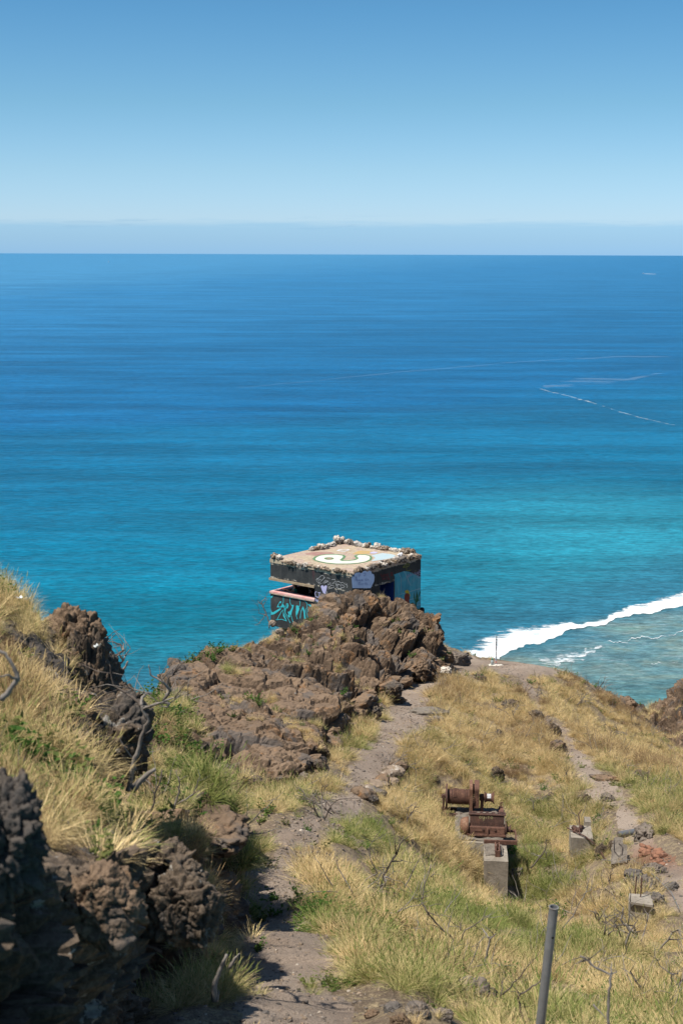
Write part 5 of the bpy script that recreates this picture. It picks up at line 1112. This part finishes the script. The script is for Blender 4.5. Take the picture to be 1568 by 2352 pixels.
branch_traced('dead_branch', c2, [[(15,1045),(80,960),(130,900),(100,820),(40,720),(-60,680)],[(125,905),(60,870),(-20,885)]], 5.6, 'thick pale arched branch at the left frame edge', M_wood, .019, 'branch', seed=4)
branch_traced('dead_branch', c2, [[(835,860),(870,820),(895,775)],[(835,860),(800,920)]], 17, 'pale straight stick below the twisted skyline tree', M_wood, .03, 'branch', seed=5)
for k, (st, lb) in enumerate([([[(440,1400),(450,1270),(490,1120)],[(460,1210),(410,1170)]], 'thin upright grey twig in front of the left cliff'),([[(800,1680),(815,1600),(800,1500)]], 'slim pale stick standing left of the leaning dead tree'),
   ([[(1060,1830),(1080,1700),(1130,1530)],[(1080,1700),(1040,1650)]], 'dark forked twig right of the broken log'),([[(1150,1960),(1210,1800),(1250,1690),(1245,1580)],[(1240,1770),(1350,1700),(1395,1580),(1380,1530)],[(1210,1800),(1230,1720)]], 'tall branching dead shrub on the ledge above the narrow path')]):
    branch_traced('dead_shrub', c2, st, [9.5,11.5,13,13.5][k], lb, None, [.008,.012,.018,.022][k], dd=.6, seed=10+k, twigs=2)
branch_traced('dead_shrub', c3, [[(195,1460),(205,1390),(185,1350),(165,1300),(60,1200),(0,1120)],[(190,1350),(240,1250),(340,1190),(378,1110)],[(165,1300),(130,1270),(150,1190),(175,1110)],[(215,1250),(215,1200)],[(200,1380),(240,1350),(300,1345)]], 16.5, 'pale forked dead shrub in the grass left of the foreground post', None, .028, dd=1.2, seed=21, twigs=3)
branch_traced('dead_shrub', c3, [[(360,1470),(375,1380),(392,1300),(430,1270)],[(390,1300),(350,1240),(330,1250)]], 16, 'upright pale dead stem just right of the forked dead shrub', None, .026, dd=.8, seed=22, twigs=2)
branch_traced('dead_shrub', c3, [[(1115,1830),(1112,1740),(1115,1640),(1128,1520),(1030,1475),(940,1405)],[(1128,1520),(1133,1440)],[(980,1430),(905,1455)],[(1128,1520),(1165,1500)],[(1020,1700),(1100,1790)]], 7.6, 'thick blurred dead stem right of the foreground post', M_wood, .016, dd=.3, seed=23, twigs=1)
branch_traced('dead_shrub', c3, [[(600,1800),(575,1740),(565,1650),(640,1600),(700,1560)],[(570,1660),(550,1590)],[(460,1650),(470,1560),(455,1600)],[(470,1640),(560,1550),(640,1450),(690,1395)]], 11, 'dark charred dead shrub left of the foreground post base', M_wood_dark, .017, dd=.6, seed=24, twigs=3)
branch_traced('dead_shrub', c3, [[(1310,1715),(1320,1610),(1270,1540),(1245,1500)],[(1480,1700),(1490,1600),(1500,1520),(1430,1470),(1395,1400),(1390,1340)],[(1490,1610),(1560,1550),(1600,1540)],[(1500,1520),(1560,1500)],[(1320,1610),(1350,1540)]], 15, 'sprawling bare dead shrub in the lower right corner', None, .024, dd=1.2, seed=25, twigs=4)
branch_traced('dead_shrub', c3, [[(1215,1350),(1245,1260),(1190,1190),(1205,1110)],[(1245,1260),(1290,1190),(1250,1130)],[(1190,1290),(1150,1200),(1180,1150)],[(1110,1280),(1160,1220)],[(1085,1280),(1100,1150)]], 22, 'tangled grey dead shrub in front of the small right concrete block', None, .035, dd=1.5, seed=26, twigs=5)
branch_traced('dead_shrub', c3, [[(640,870),(700,800),(730,760),(735,700)],[(700,800),(640,780)],[(730,770),(740,820)]], 31, 'small pale dead shrub right of the tall concrete plinth', None, .03, dd=1, seed=27, twigs=3)
branch_traced('dead_shrub', c3, [[(660,520),(655,470),(640,435)],[(655,480),(680,430)]], 36, 'tiny white dead twig in the grass right of the winch', M_wood, .022, dd=.5, seed=28, twigs=3)
branch_traced('dead_shrub', c3, [[(820,1260),(900,1160),(980,1010),(1000,930)],[(860,1060),(905,1110)],[(950,1040),(1060,960)]], 23.5, 'long thin branch stretching over the green grass right of the post', None, .018, dd=1, seed=29, twigs=3)
branch_traced('fallen_branch', c6, [[(740,890),(830,790),(920,690),(960,560),(1030,430),(1100,330),(1180,130)],[(630,800),(760,720),(850,650),(900,590),(970,480)],[(630,735),(750,620),(880,552),(820,440),(790,330),(800,230),(850,150),(950,0)],[(860,655),(930,700),(990,710)],[(1050,415),(1130,412),(1200,410)],[(960,580),(980,660),(900,700)],[(1090,330),(1070,180)],[(960,585),(1085,640)]], 20.5,
   'large fallen grey branch beside the path in the middle of the slope', None, .034, 'fallen branch', 1.0, 30, 3)
branch_traced('dead_shrub', c6, [[(1190,712),(1270,560),(1320,460),(1355,390)],[(1270,560),(1265,480)]], 21.5, 'slim bare dead twig right of the large fallen branch', None, .016, dd=.6, seed=31, twigs=3)
branch_traced('dead_shrub', c6, [[(1600,1190),(1500,1090),(1440,980),(1385,880),(1390,830),(1410,700),(1490,450)],[(1390,840),(1470,800)],[(1490,590),(1560,520)]], 18.5, 'long curved dead shrub between the fallen branch and the post', None, .022, dd=.8, seed=32, twigs=3)
branch_traced('dead_branch', c6, [[(1350,2080),(1290,2020),(1250,1950)]], 9.5, 'short bleached stick at the bottom edge near the grey boulder', M_wood, .008, 'branch', seed=33)
branch_traced('stump', lambda x, y: (x*.5127, 1894.9+y*.5127), [[(960,790),(965,700),(990,640),(1015,580)],[(1030,640),(1050,600),(1075,575)],[(970,790),(980,740)]], 8.6, 'broken brown stump leaning over the path edge by the cliff', M_wood, .035, 'stump', .2, 34)
branch_traced('dead_tree', c1, [[(150,810),(150,760),(135,715),(110,660),(90,600),(125,570)],[(135,715),(70,690),(60,610)],[(100,640),(130,570)],[(120,700),(75,770),(35,785)],[(90,620),(60,600)]], 58.5, 'little bare dead tree against the left corner of the pillbox', None, .05, 'dead tree', .8, 35, 3)
def gen_shrub(X, Y, h, label, seed, group=None, mm=None):
    rr = random.Random(seed); g = hitpx(X, Y)[0]; r = empty('dead_shrub', g-Vector((0,0,.05))); tag(r, label, 'dead shrub', group)
    def grow(mb, p, d, ln, rad, lev):
        pts = [p]; 
        for i in range(4): d = (d+Vector([rr.uniform(-.35,.35) for _ in range(3)])).normalized(); p = p+d*ln/4; pts.append(p)
        mb.tube(pts, [rad*(1-.13*i) for i in range(5)], 5)
        if lev:
            for k in range(rr.randint(2,3)):
                q = pts[rr.randint(2,4)]; nd_ = (d+Vector([rr.uniform(-.9,.9) for _ in range(3)])).normalized(); grow(mb, q, nd_, ln*.68, rad*.55, lev-1)
    for k in range(rr.randint(2,4)):
        mb = MB(); a_ = rr.uniform(0,6.28); grow(mb, Vector((0,0,0)), Vector((math.cos(a_)*.7, math.sin(a_)*.7, rr.uniform(.5,1.1))).normalized(), h*.6, h*.022, 2); mb.build('branch', mm or (M_wood if rr.random() < .6 else M_wood_dark), r, smooth=True)
GS = [(740,1880,.9,'bare spreading shrub between the narrow path and the pale stones'),(770,1870,.8,None),(890,1760,.7,None),(1180,1650,1.0,None),(1230,1600,.9,'dark leafless shrub beside the upper right path'),(1060,1670,.8,None),(1320,1620,.9,None),(1370,1590,.9,None),
  (1300,1790,.8,None),(1490,1820,.9,'bare pale shrub on the far side of the right path'),(1120,1560,.7,None),(1400,1700,.9,None),(1560,1860,.8,None),(1010,1580,.6,None),(940,1910,.8,None),(1110,1980,.5,None),(1380,2130,1.0,'grey tangle of dead twigs below the small right block'),
  (1500,2190,1.1,'pale dead shrub near the right frame edge'),(1330,2260,.8,None),(700,1840,.5,'small dead shrub at the foot of the large outcrop'),(930,2080,.6,None),(1180,2290,.6,None),(1420,2060,.7,None),(1240,1720,.6,None)]
for i, (X, Y, h, lb) in enumerate(GS): gen_shrub(X, Y, h, lb or 'leafless grey dead shrub among the dry grass', 600+i, None if lb else 'dead shrubs scattered in the dry grass')

# ------------------------------------------------------------------ grass, weeds, gravel
LIB = bpy.data.collections.new('scatter_library')
def strip_mesh(name, strips, m, coll):
    V = []; F = []; rn = []; hg = []
    for pts, wd, side, rv in strips:
        b = len(V); n = len(pts)
        for i, p in enumerate(pts):
            w_ = wd*(1-(i/(n-1))**1.5*.85)*.5; V += [p-side*w_, p+side*w_]; rn += [rv]*2; hg += [i/(n-1)]*2
        F += [(b+2*i, b+2*i+1, b+2*i+3, b+2*i+2) for i in range(n-1)]
    me = bpy.data.meshes.new(name); me.from_pydata([tuple(v) for v in V], [], F); me.materials.append(m)
    for an, vals in (('rnd', rn), ('hgt', hg)): at_ = me.attributes.new(an, 'FLOAT', 'POINT'); at_.data.foreach_set('value', vals)
    me.shade_smooth(); o = bpy.data.objects.new(name, me); coll.objects.link(o); return o
def tuft(seed, nb, L0, L1, lean, wd, coll, rad=.09, seeds=.12):
    rr = random.Random(seed); S = []
    wind = Vector((rr.uniform(-.1,.3), rr.uniform(-.2,.2), 0))
    for k in range(nb):
        a = rr.uniform(0, 6.283); q = math.sqrt(rr.random()); rt = Vector((math.cos(a), math.sin(a), 0))
        p = rt*rad*q+Vector((0,0,-.04)); L = rr.uniform(L0, L1)*(1.1-.35*q); th = (rr.uniform(.0,.7)+lean*.85*q)
        d = (rt*math.sin(th)+Vector((0,0,math.cos(th)))+wind*.25).normalized(); stalk = rr.random() < seeds
        if stalk: d = (d+Vector((0,0,.8))).normalized(); L *= 1.15
        pts = [p]; n = 5; g = rr.uniform(.10,.32)*(0.4 if stalk else 1)
        for i in range(n): d = (d+Vector((rr.uniform(-.15,.15), rr.uniform(-.15,.15), -g*(i+1)/n*1.1+rr.uniform(-.06,.06)))).normalized(); p = p+d*L/n; pts.append(p)
        side = Vector((-math.sin(a)+rr.uniform(-.6,.6), math.cos(a)+rr.uniform(-.6,.6), rr.uniform(-.3,.3))).normalized()
        S.append((pts, wd*rr.uniform(.6,1.3), side, rr.random()))
        if stalk:
            e = pts[-1]; S.append(([e-d*.05, e, e+d*.05], wd*2.2, side, 1.0))
    return strip_mesh('tuft', S, M_grass, coll)
GC = bpy.data.collections.new('tufts'); 
for i in range(10): tuft(40+i, 165, .26, .54, .85, .0056, GC)
for i in range(4): tuft(60+i, 90, .14, .34, 1.0, .0065, GC, .12, .05)
WC = bpy.data.collections.new('weeds')
def weed(seed, coll):
    rr = random.Random(seed); S = []
    for k in range(rr.randint(7,11)):
        a = rr.uniform(0,6.283); d = Vector((math.cos(a)*.8, math.sin(a)*.8, rr.uniform(.5,1.3))).normalized(); p = Vector((rr.uniform(-.06,.06), rr.uniform(-.06,.06), -.02)); pts = [p]; L = rr.uniform(.12,.30)
        for i in range(4): d = (d+Vector([rr.uniform(-.2,.2) for _ in range(3)])).normalized(); p = p+d*L/4; pts.append(p)
        S.append((pts, .004, d.orthogonal().normalized(), .9))
        for q in pts[1:]:
            for j in range(rr.randint(2,4)):
                v = Vector([rr.uniform(-1,1) for _ in range(2)]+[rr.uniform(-.2,.7)]).normalized(); ln = rr.uniform(.025,.055); sd_ = v.orthogonal().normalized()
                b = q; S.append(([b, b+v*ln*.35, b+v*ln*.75, b+v*ln], ln*.65, sd_, rr.random()*.8))
    return strip_mesh('weed', S, M_weed, coll)
for i in range(6): weed(90+i, WC)
PC = bpy.data.collections.new('pebbles')
for i in range(5):
    o = boulder('pebble', 0, 0, 1.0, None, M_boul if i % 2 else M_rim, (1.2,.9,.55), 700+i, None, 2, loc=(0,0,0), amp=.3); COL.objects.unlink(o); PC.objects.link(o)
    for k_ in ('label','category'): 
        if k_ in o: del o[k_]
TC = bpy.data.collections.new('twigs')
for i in range(5):
    rr = random.Random(800+i); mb = MB()
    for k in range(3):
        p = Vector((rr.uniform(-.1,.1), rr.uniform(-.1,.1), rr.uniform(0,.05))); d = Vector((rr.uniform(-1,1), rr.uniform(-1,1), rr.uniform(0,.5))).normalized(); pts = [p]
        for j in range(5): d = (d+Vector([rr.uniform(-.4,.4) for _ in range(3)])).normalized(); p = p+d*.09; pts.append(p)
        mb.tube(pts, [.007,.006,.005,.004,.003,.002], 4)
    o = mb.build('twig', M_wood, None, smooth=True); COL.objects.unlink(o); TC.objects.link(o)
def scatter(name, pts, coll, label):
    me = bpy.data.meshes.new(name); me.from_pydata([tuple(p[0]) for p in pts], [], [])
    for an, ty, k in (('rot','FLOAT_VECTOR',1),('scl','FLOAT',2),('idx','INT',3),('tint','FLOAT',4)):
        at_ = me.attributes.new(an, ty, 'POINT')
        if ty == 'FLOAT_VECTOR': at_.data.foreach_set('vector', np.array([p[k] for p in pts], float).ravel())
        else: at_.data.foreach_set('value', [p[k] for p in pts])
    o = bpy.data.objects.new(name, me); COL.objects.link(o)
    ng = bpy.data.node_groups.new(name, 'GeometryNodeTree'); ng.interface.new_socket('Geometry', in_out='INPUT', socket_type='NodeSocketGeometry'); ng.interface.new_socket('Geometry', in_out='OUTPUT', socket_type='NodeSocketGeometry')
    N = ng.nodes; gi = N.new('NodeGroupInput'); go = N.new('NodeGroupOutput'); mp = N.new('GeometryNodeMeshToPoints'); ip = N.new('GeometryNodeInstanceOnPoints'); ci = N.new('GeometryNodeCollectionInfo')
    ci.inputs[0].default_value = coll; ci.inputs[1].default_value = True; ci.inputs[2].default_value = True
    def na(n, ty): a = N.new('GeometryNodeInputNamedAttribute'); a.data_type = ty; a.inputs[0].default_value = n; return a.outputs[0]
    ip.inputs['Pick Instance'].default_value = True
    ng.links.new(gi.outputs[0], mp.inputs[0]); ng.links.new(mp.outputs[0], ip.inputs['Points']); ng.links.new(ci.outputs[0], ip.inputs['Instance'])
    ng.links.new(na('idx','INT'), ip.inputs['Instance Index']); ng.links.new(na('rot','FLOAT_VECTOR'), ip.inputs['Rotation']); ng.links.new(na('scl','FLOAT'), ip.inputs['Scale']); ng.links.new(ip.outputs[0], go.inputs[0])
    md = o.modifiers.new('scatter', 'NODES'); md.node_group = ng; tag(o, label, kind='stuff'); return o
OBST = []
for o in COL.objects:
    if o.get('category') in ('boulder','stone','rubble') and o.type == 'MESH': OBST.append((o.location.x, o.location.y, max(o.dimensions.x, o.dimensions.y)*.38, o.location.z))
OB = np.array(OBST); PLI = PL.inverted()
GREEN = [(1250,1960,1.6,.5),(1230,2060,1.4,.4),(545,1975,1.3,.75),(850,1650,1.3,.55),(560,2040,1.0,.5),(700,1990,.8,-.2),(900,2200,1.6,-.15),(760,2050,1.4,-.25),(1190,1890,1.6,.1),(1100,1580,6,-.12),(1300,1550,5,-.12),(720,1760,1.3,.15),(800,1790,1.2,.15),(90,1810,.5,.6),(700,1500,2.5,.25),(300,1650,2,.1),
         (900,2040,1.2,-.1),(1400,2180,2.5,.2),(1080,2130,2,.15),(560,2130,1.0,.25),(120,1600,.9,-.1),(240,1950,.7,-.35)]
GB = []
for X, Y, rad, am in GREEN:
    h = hitpx(X, Y)
    if h: GB.append((h[0].x, h[0].y, rad, am))
BARE = [(hitpx(X, Y)[0], r_) for X, Y, r_ in ((1500,1965,1.5),(1020,1530,1.3),(560,1690,1.2),(640,1760,.9),(960,1640,.6),(1440,1890,.7),(1140,1545,.9),(1175,1540,.6),(905,2300,.75),(820,2345,.8),(760,2250,.5),(1000,2330,.5),(870,1810,.45))]
def surf(x, y):
    best = None; bi = -1
    for i, b in enumerate(BV):
        h = b.ray_cast(Vector((x, y, 8)), Vector((0,0,-1)))
        if h[0] is not None and (best is None or h[0].z > best[0].z): best = h; bi = i
    return best, bi
BNAMES = ['ground','A','M','L','R']
def blocks_path(x, y, z, h_=.34):
    tp_ = Vector((x, y, z+h_)); hb = BV[0].ray_cast(tp_*1.002, tp_.normalized())
    return hb[0] is not None and (hb[0]-tp_).length < 9 and segdist(hb[0].x, hb[0].y, P1) < np.interp(hb[0].y, [8,20,30,50], [.42,.26,.18,.16])
rg = random.Random(11); gp = []; wp = []; pb = []; tw = []
def try_pt(x, y, dens):
    h, bi = surf(x, y)
    if h is None: return None
    z = h[0].z; nz = h[1].z
    if bi == 0:
        if nz < .35: return None
    else:
        if nz < (.5 if bi == 2 else .72 if bi == 3 else .62): return None
        if bi == 3 and (y < 5.8 or (x > -1.25 and y < 7.6) or segdist(np.array([x]), np.array([y]), [(-1.1,8.6),(-1.45,9.6),(-1.9,11),(-2.5,12.3)])[0] < .62): return None
    if len(OB) and (((OB[:,0]-x)**2+(OB[:,1]-y)**2 < OB[:,2]**2) & (abs(OB[:,3]-z) < 1.5)).any(): return None
    l = PLI @ Vector((x, y, z))
    if -.52 < l.x < .12 and -.06 < l.y < 3.2 : return None
    l = Vector(PBT(0,0,0)); 
    return h, bi
cent = []
A_ = .30
n_c = 0
for _ in range(6500):
    y = 3.2+ (75-3.2)*math.sqrt(rg.random()); x = rg.uniform(-.44, .44)*y; cent.append((x, y, 1.0))
for _ in range(1500):
    y = rg.uniform(30, 60); x = rg.uniform(-.05, .42)*y; cent.append((x, y, 1.0))
for _ in range(1300):
    y = rg.uniform(3.0, 24); x = rg.uniform(-.42, .42)*y; cent.append((x, y, .8))
for _ in range(500):
    y = rg.uniform(3.0, 13); x = rg.uniform(-.40, -.05)*y; cent.append((x, y, .7))
for _ in range(5200):
    y = 3.2+ (74-3.2)*math.sqrt(rg.random()); x = rg.uniform(-.44, .44)*y; cent.append((x, y, 0))
cx = np.array([c[0] for c in cent]); cy_ = np.array([c[1] for c in cent])
CP = pathmask(cx, cy_); CN = f2(cx, cy_, .55, 3, 61); CT = f2(cx, cy_, .35, 3, 62); CQ = f2(cx, cy_, 2.5, 2, 63)
for i, (x, y, q) in enumerate(cent):
    if CP[i] < .16: continue
    r = try_pt(x, y, 1)
    if r is None: continue
    (h, bi) = r
    if q and bi == 0 and CN[i] < (-.18 if y < 25 else -.33) and CQ[i] < .3: continue
    if bi == 0 and ((x < -.55 and y < 8.8) or (x < -.85 and y < 10.3)): continue
    if bi == 1:
        X_ = x-P(650,1470,47.5).x; 
        if not ((abs(x-P(650,1470,47.5).x) < 1.6 and y > 42 and CQ[i] > -.1) or (y > 54 and x < .2) or (CQ[i] > .30 and h[1].z > .8)): continue
    if bi == 4 and CQ[i] < -.05: continue
    if bi == 0 and y > 57.5 and CQ[i] < .0: continue
    if any((p.x-x)**2+(p.y-y)**2 < r_*r_ for p, r_ in BARE): continue
    if y < 45 and (bi == 0 or y < 9):                        # trampled: nothing tall leans across the trodden line
        if blocks_path(x, y, h[0].z, .34 if q else .15): continue
    base = float(np.interp(y, [5,12,18,30,38,46,56], [.30,.36,.52,.46,.32,.14,.04]))
    if bi in (2,3): base = .46
    if bi == 1: base = .25
    t = base+CT[i]*.65+CQ[i]*.12
    for gx, gy, gr_, am in GB: t += am*.8*math.exp(-((gx-x)**2+(gy-y)**2)/(gr_*gr_))
    sc = rg.choice((.45,.65,.85,1.0,1.2,1.4))*(.62 if bi in (2,3) else .6 if bi == 1 else 1)*(.8+.35*CN[i])
    if y > 57 and bi == 0: sc *= .6
    sc *= min(1, .5+max(CP[i],0)*1.4)
    if bi in (2,3) and y < 13: sc *= .8
    if q == 0:          # low filler growth between the clumps
        if y > 30 and bi == 0 and rg.random() < .5: continue
        for k in range(3):
            xx, yy = x+rg.gauss(0,.3), y+rg.gauss(0,.3); hh = BV[bi].ray_cast(Vector((xx, yy, h[0].z+1.2)), Vector((0,0,-1)))
            if hh[0] is None or hh[0].z < h[0].z-.6: continue
            if rg.random() < .22: wp.append((hh[0], (rg.uniform(-.3,.3),rg.uniform(-.3,.3),rg.uniform(0,6.28)), rg.uniform(.5,1.0), rg.randrange(6), rg.random()))
            else: gp.append((hh[0], (rg.uniform(-.4,.4),rg.uniform(-.4,.4),rg.uniform(0,6.28)), rg.uniform(.25,.5)*(.7 if bi == 3 else 1), rg.randrange(14), t+rg.uniform(-.25,.3)))
        continue
    lf = PLI @ h[0]
    if -1.1 < lf.x < 1.2 and -5 < lf.y < 0: sc *= .45
    if bi == 0 and y < 9.8: sc *= .42
    if rg.random() < (.34 if bi in (2,3) else .12 if y < 30 else .05): t -= .55
    if bi == 0: sc *= float(np.interp(y, [28,36,50,56], [1,1.15,1.1,.8]))
    nt_ = rg.randint(5,8)
    for k in range(nt_):
        a = rg.uniform(0,6.28); rr_ = .26*math.sqrt(rg.random())*sc
        xx, yy = x+math.cos(a)*rr_*1.3, y+math.sin(a)*rr_
        hh = BV[bi].ray_cast(Vector((xx, yy, h[0].z+1.2)), Vector((0,0,-1)))
        if hh[0] is None or hh[0].z < h[0].z-.7: continue
        s_ = sc*rg.uniform(.7,1.1)*(1.05-.9*rr_)
        gp.append((hh[0], (-2.1*(yy-y)+rg.uniform(-.15,.15), 2.1*(xx-x)+rg.uniform(-.15,.15), rg.uniform(-.5,.5)), s_, rg.randrange(10), t+rg.uniform(-.22,.22)))
    if rg.random() < .8:
        a = rg.uniform(0,6.28); xx, yy = x+math.cos(a)*.4, y+math.sin(a)*.4; hh = BV[bi].ray_cast(Vector((xx, yy, h[0].z+1.2)), Vector((0,0,-1)))
        if hh[0] is not None and hh[0].z > h[0].z-.6: gp.append((hh[0], (0,0,rg.uniform(0,6.28)), rg.uniform(.6,1.0), 10+rg.randrange(4), t+rg.uniform(-.1,.3)))
    if rg.random() < .34: 
        a = rg.uniform(0,6.28); xx, yy = x+math.cos(a)*.35, y+math.sin(a)*.35; hh = BV[bi].ray_cast(Vector((xx, yy, h[0].z+1.2)), Vector((0,0,-1)))
        if hh[0] is not None and hh[0].z > h[0].z-.6: wp.append((hh[0], (rg.uniform(-.3,.3),rg.uniform(-.3,.3),rg.uniform(0,6.28)), rg.uniform(.5,1.0)*(.8 if y < 12 else 1.1), rg.randrange(6), rg.random()))
    if rg.random() < .22: tw.append((h[0]+Vector((0,0,.03 if y < 14 else .12)), (0,rg.uniform(-.3,.3),rg.uniform(0,6.28)), rg.uniform(.25,.5) if y < 14 else rg.uniform(.6,1.5), rg.randrange(5), 0))
# weeds hugging the outcrops and green patches
for X, Y, n_, sp, s_ in ((90,1800,14,.18,.7),(110,1850,8,.2,.6),(600,1612,10,.25,1.0),(470,1505,10,.3,1.1),(445,1515,8,.3,1.1),(700,1475,10,.5,.9),(745,1428,9,.5,.9),(775,1440,8,.4,.8),(500,2230,10,.12,.5),(545,1960,10,.3,1),(790,2100,24,.5,.9),(835,2150,20,.4,.8),(690,1515,8,.4,.9),(1030,1545,8,.4,1),
    (330,1730,24,.6,.9),(300,1680,20,.5,.9),(380,1700,14,.5,.9),(200,1830,16,.3,.8),(480,1750,10,.3,.9),(440,1740,14,.4,.9),(770,2260,10,.12,.5),(920,1420,5,.4,.8),(350,1620,16,.5,1)):
    h = hitpx(X, Y)
    for k in range(n_ if h else 0):
        x, y = h[0].x+rg.gauss(0, sp), h[0].y+rg.gauss(0, sp); s, bi = surf(x, y)
        if s is not None: wp.append((s[0], (rg.uniform(-.3,.3),rg.uniform(-.3,.3),rg.uniform(0,6.28)), s_*rg.uniform(.6,1.2), rg.randrange(6), rg.uniform(.3,1)))
# extra dense clumps at the path edge
for X, Y, n_, sp, s_, t_ in ((850,1700,26,.38,1.15,.42),(828,1690,18,.30,1.1,.55),(560,1800,14,.30,1.0,.30),(600,1850,14,.35,1.0,.4),(545,1985,26,.30,1.1,.85),(560,2000,20,.3,1.1,.7),(700,2000,28,.30,1.0,.05),(740,2040,22,.3,1.0,.1),(585,2120,22,.28,.8,.35),(760,1850,14,.3,1.0,.5),(950,1900,12,.25,1.1,.12),(1010,1900,12,.25,1.1,.12),(1040,1960,22,.32,1.2,.15),(1000,1870,12,.25,1.1,.1),
    (650,1450,22,.5,.6,.1),(600,1462,18,.5,.6,.1),(680,1500,16,.5,.6,.3),(1190,2000,16,.3,.8,.9),(1215,2010,14,.3,.9,.9),(1112,1985,20,.2,1.05,.2),(1124,2015,18,.16,.9,.3),(1136,2045,14,.13,.7,.5),(1150,2060,8,.12,.5,.8),(1335,1968,14,.25,.9,.3),(1318,1950,10,.2,.9,.2),(1475,2122,12,.25,.8,.4),(1450,2100,8,.2,.7,.3),(1400,1985,6,.15,.6,.5),(30,1400,30,.35,.5,.35),(70,1430,30,.35,.5,.4),(10,1380,24,.3,.5,.3)):
    h = hitpx(X, Y)
    for k in range(n_ if h else 0):
        x, y = h[0].x+rg.gauss(0, sp), h[0].y+rg.gauss(0, sp); s, bi = surf(x, y); l = PLI @ Vector((x, y, 0))
        if s is not None and not (-.56 < l.x < .1 and -.05 < l.y < 3.1) and float(pathmask(np.array([x]), np.array([y]))[0]) > .05 and not blocks_path(x, y, s[0].z, .3): gp.append((s[0], (rg.uniform(-.2,.2),rg.uniform(-.2,.2),rg.uniform(0,6.28)), s_*rg.uniform(.7,1.1), rg.randrange(10), t_+rg.uniform(-.12,.12)))
for _ in range(9000):
    w_ = rg.random(); i = rg.randrange(len(P1)-5) if rg.random() < .75 else 100+rg.randrange(len(P2)-1)
    L = P1 if i < 100 else P2; i %= 100; p = L[i].lerp(L[i+1], rg.random()); x = p.x+rg.gauss(0,.55); y = p.y+rg.gauss(0,.5)
    h = BV[0].ray_cast(Vector((x, y, p.z+3)), Vector((0,0,-1)))
    if h[0] is not None: pb.append((h[0], (rg.uniform(-.5,.5),rg.uniform(-.5,.5),rg.uniform(0,6.28)), (.012+.05*rg.random()**4)*(1 if y < 20 else 1.7), rg.randrange(5), 0))
scatter('grass', gp, GC, 'dry golden and green bunch grass covering the slopes')
scatter('leafy_weeds', wp, WC, 'low leafy green weeds between the tufts and rocks')
scatter('gravel', pb, PC, 'loose gravel strewn over the paths')
scatter('twig_litter', tw, TC, 'dead twig litter lying in the grass')
print('grass', len(gp), 'weeds', len(wp), 'gravel', len(pb))
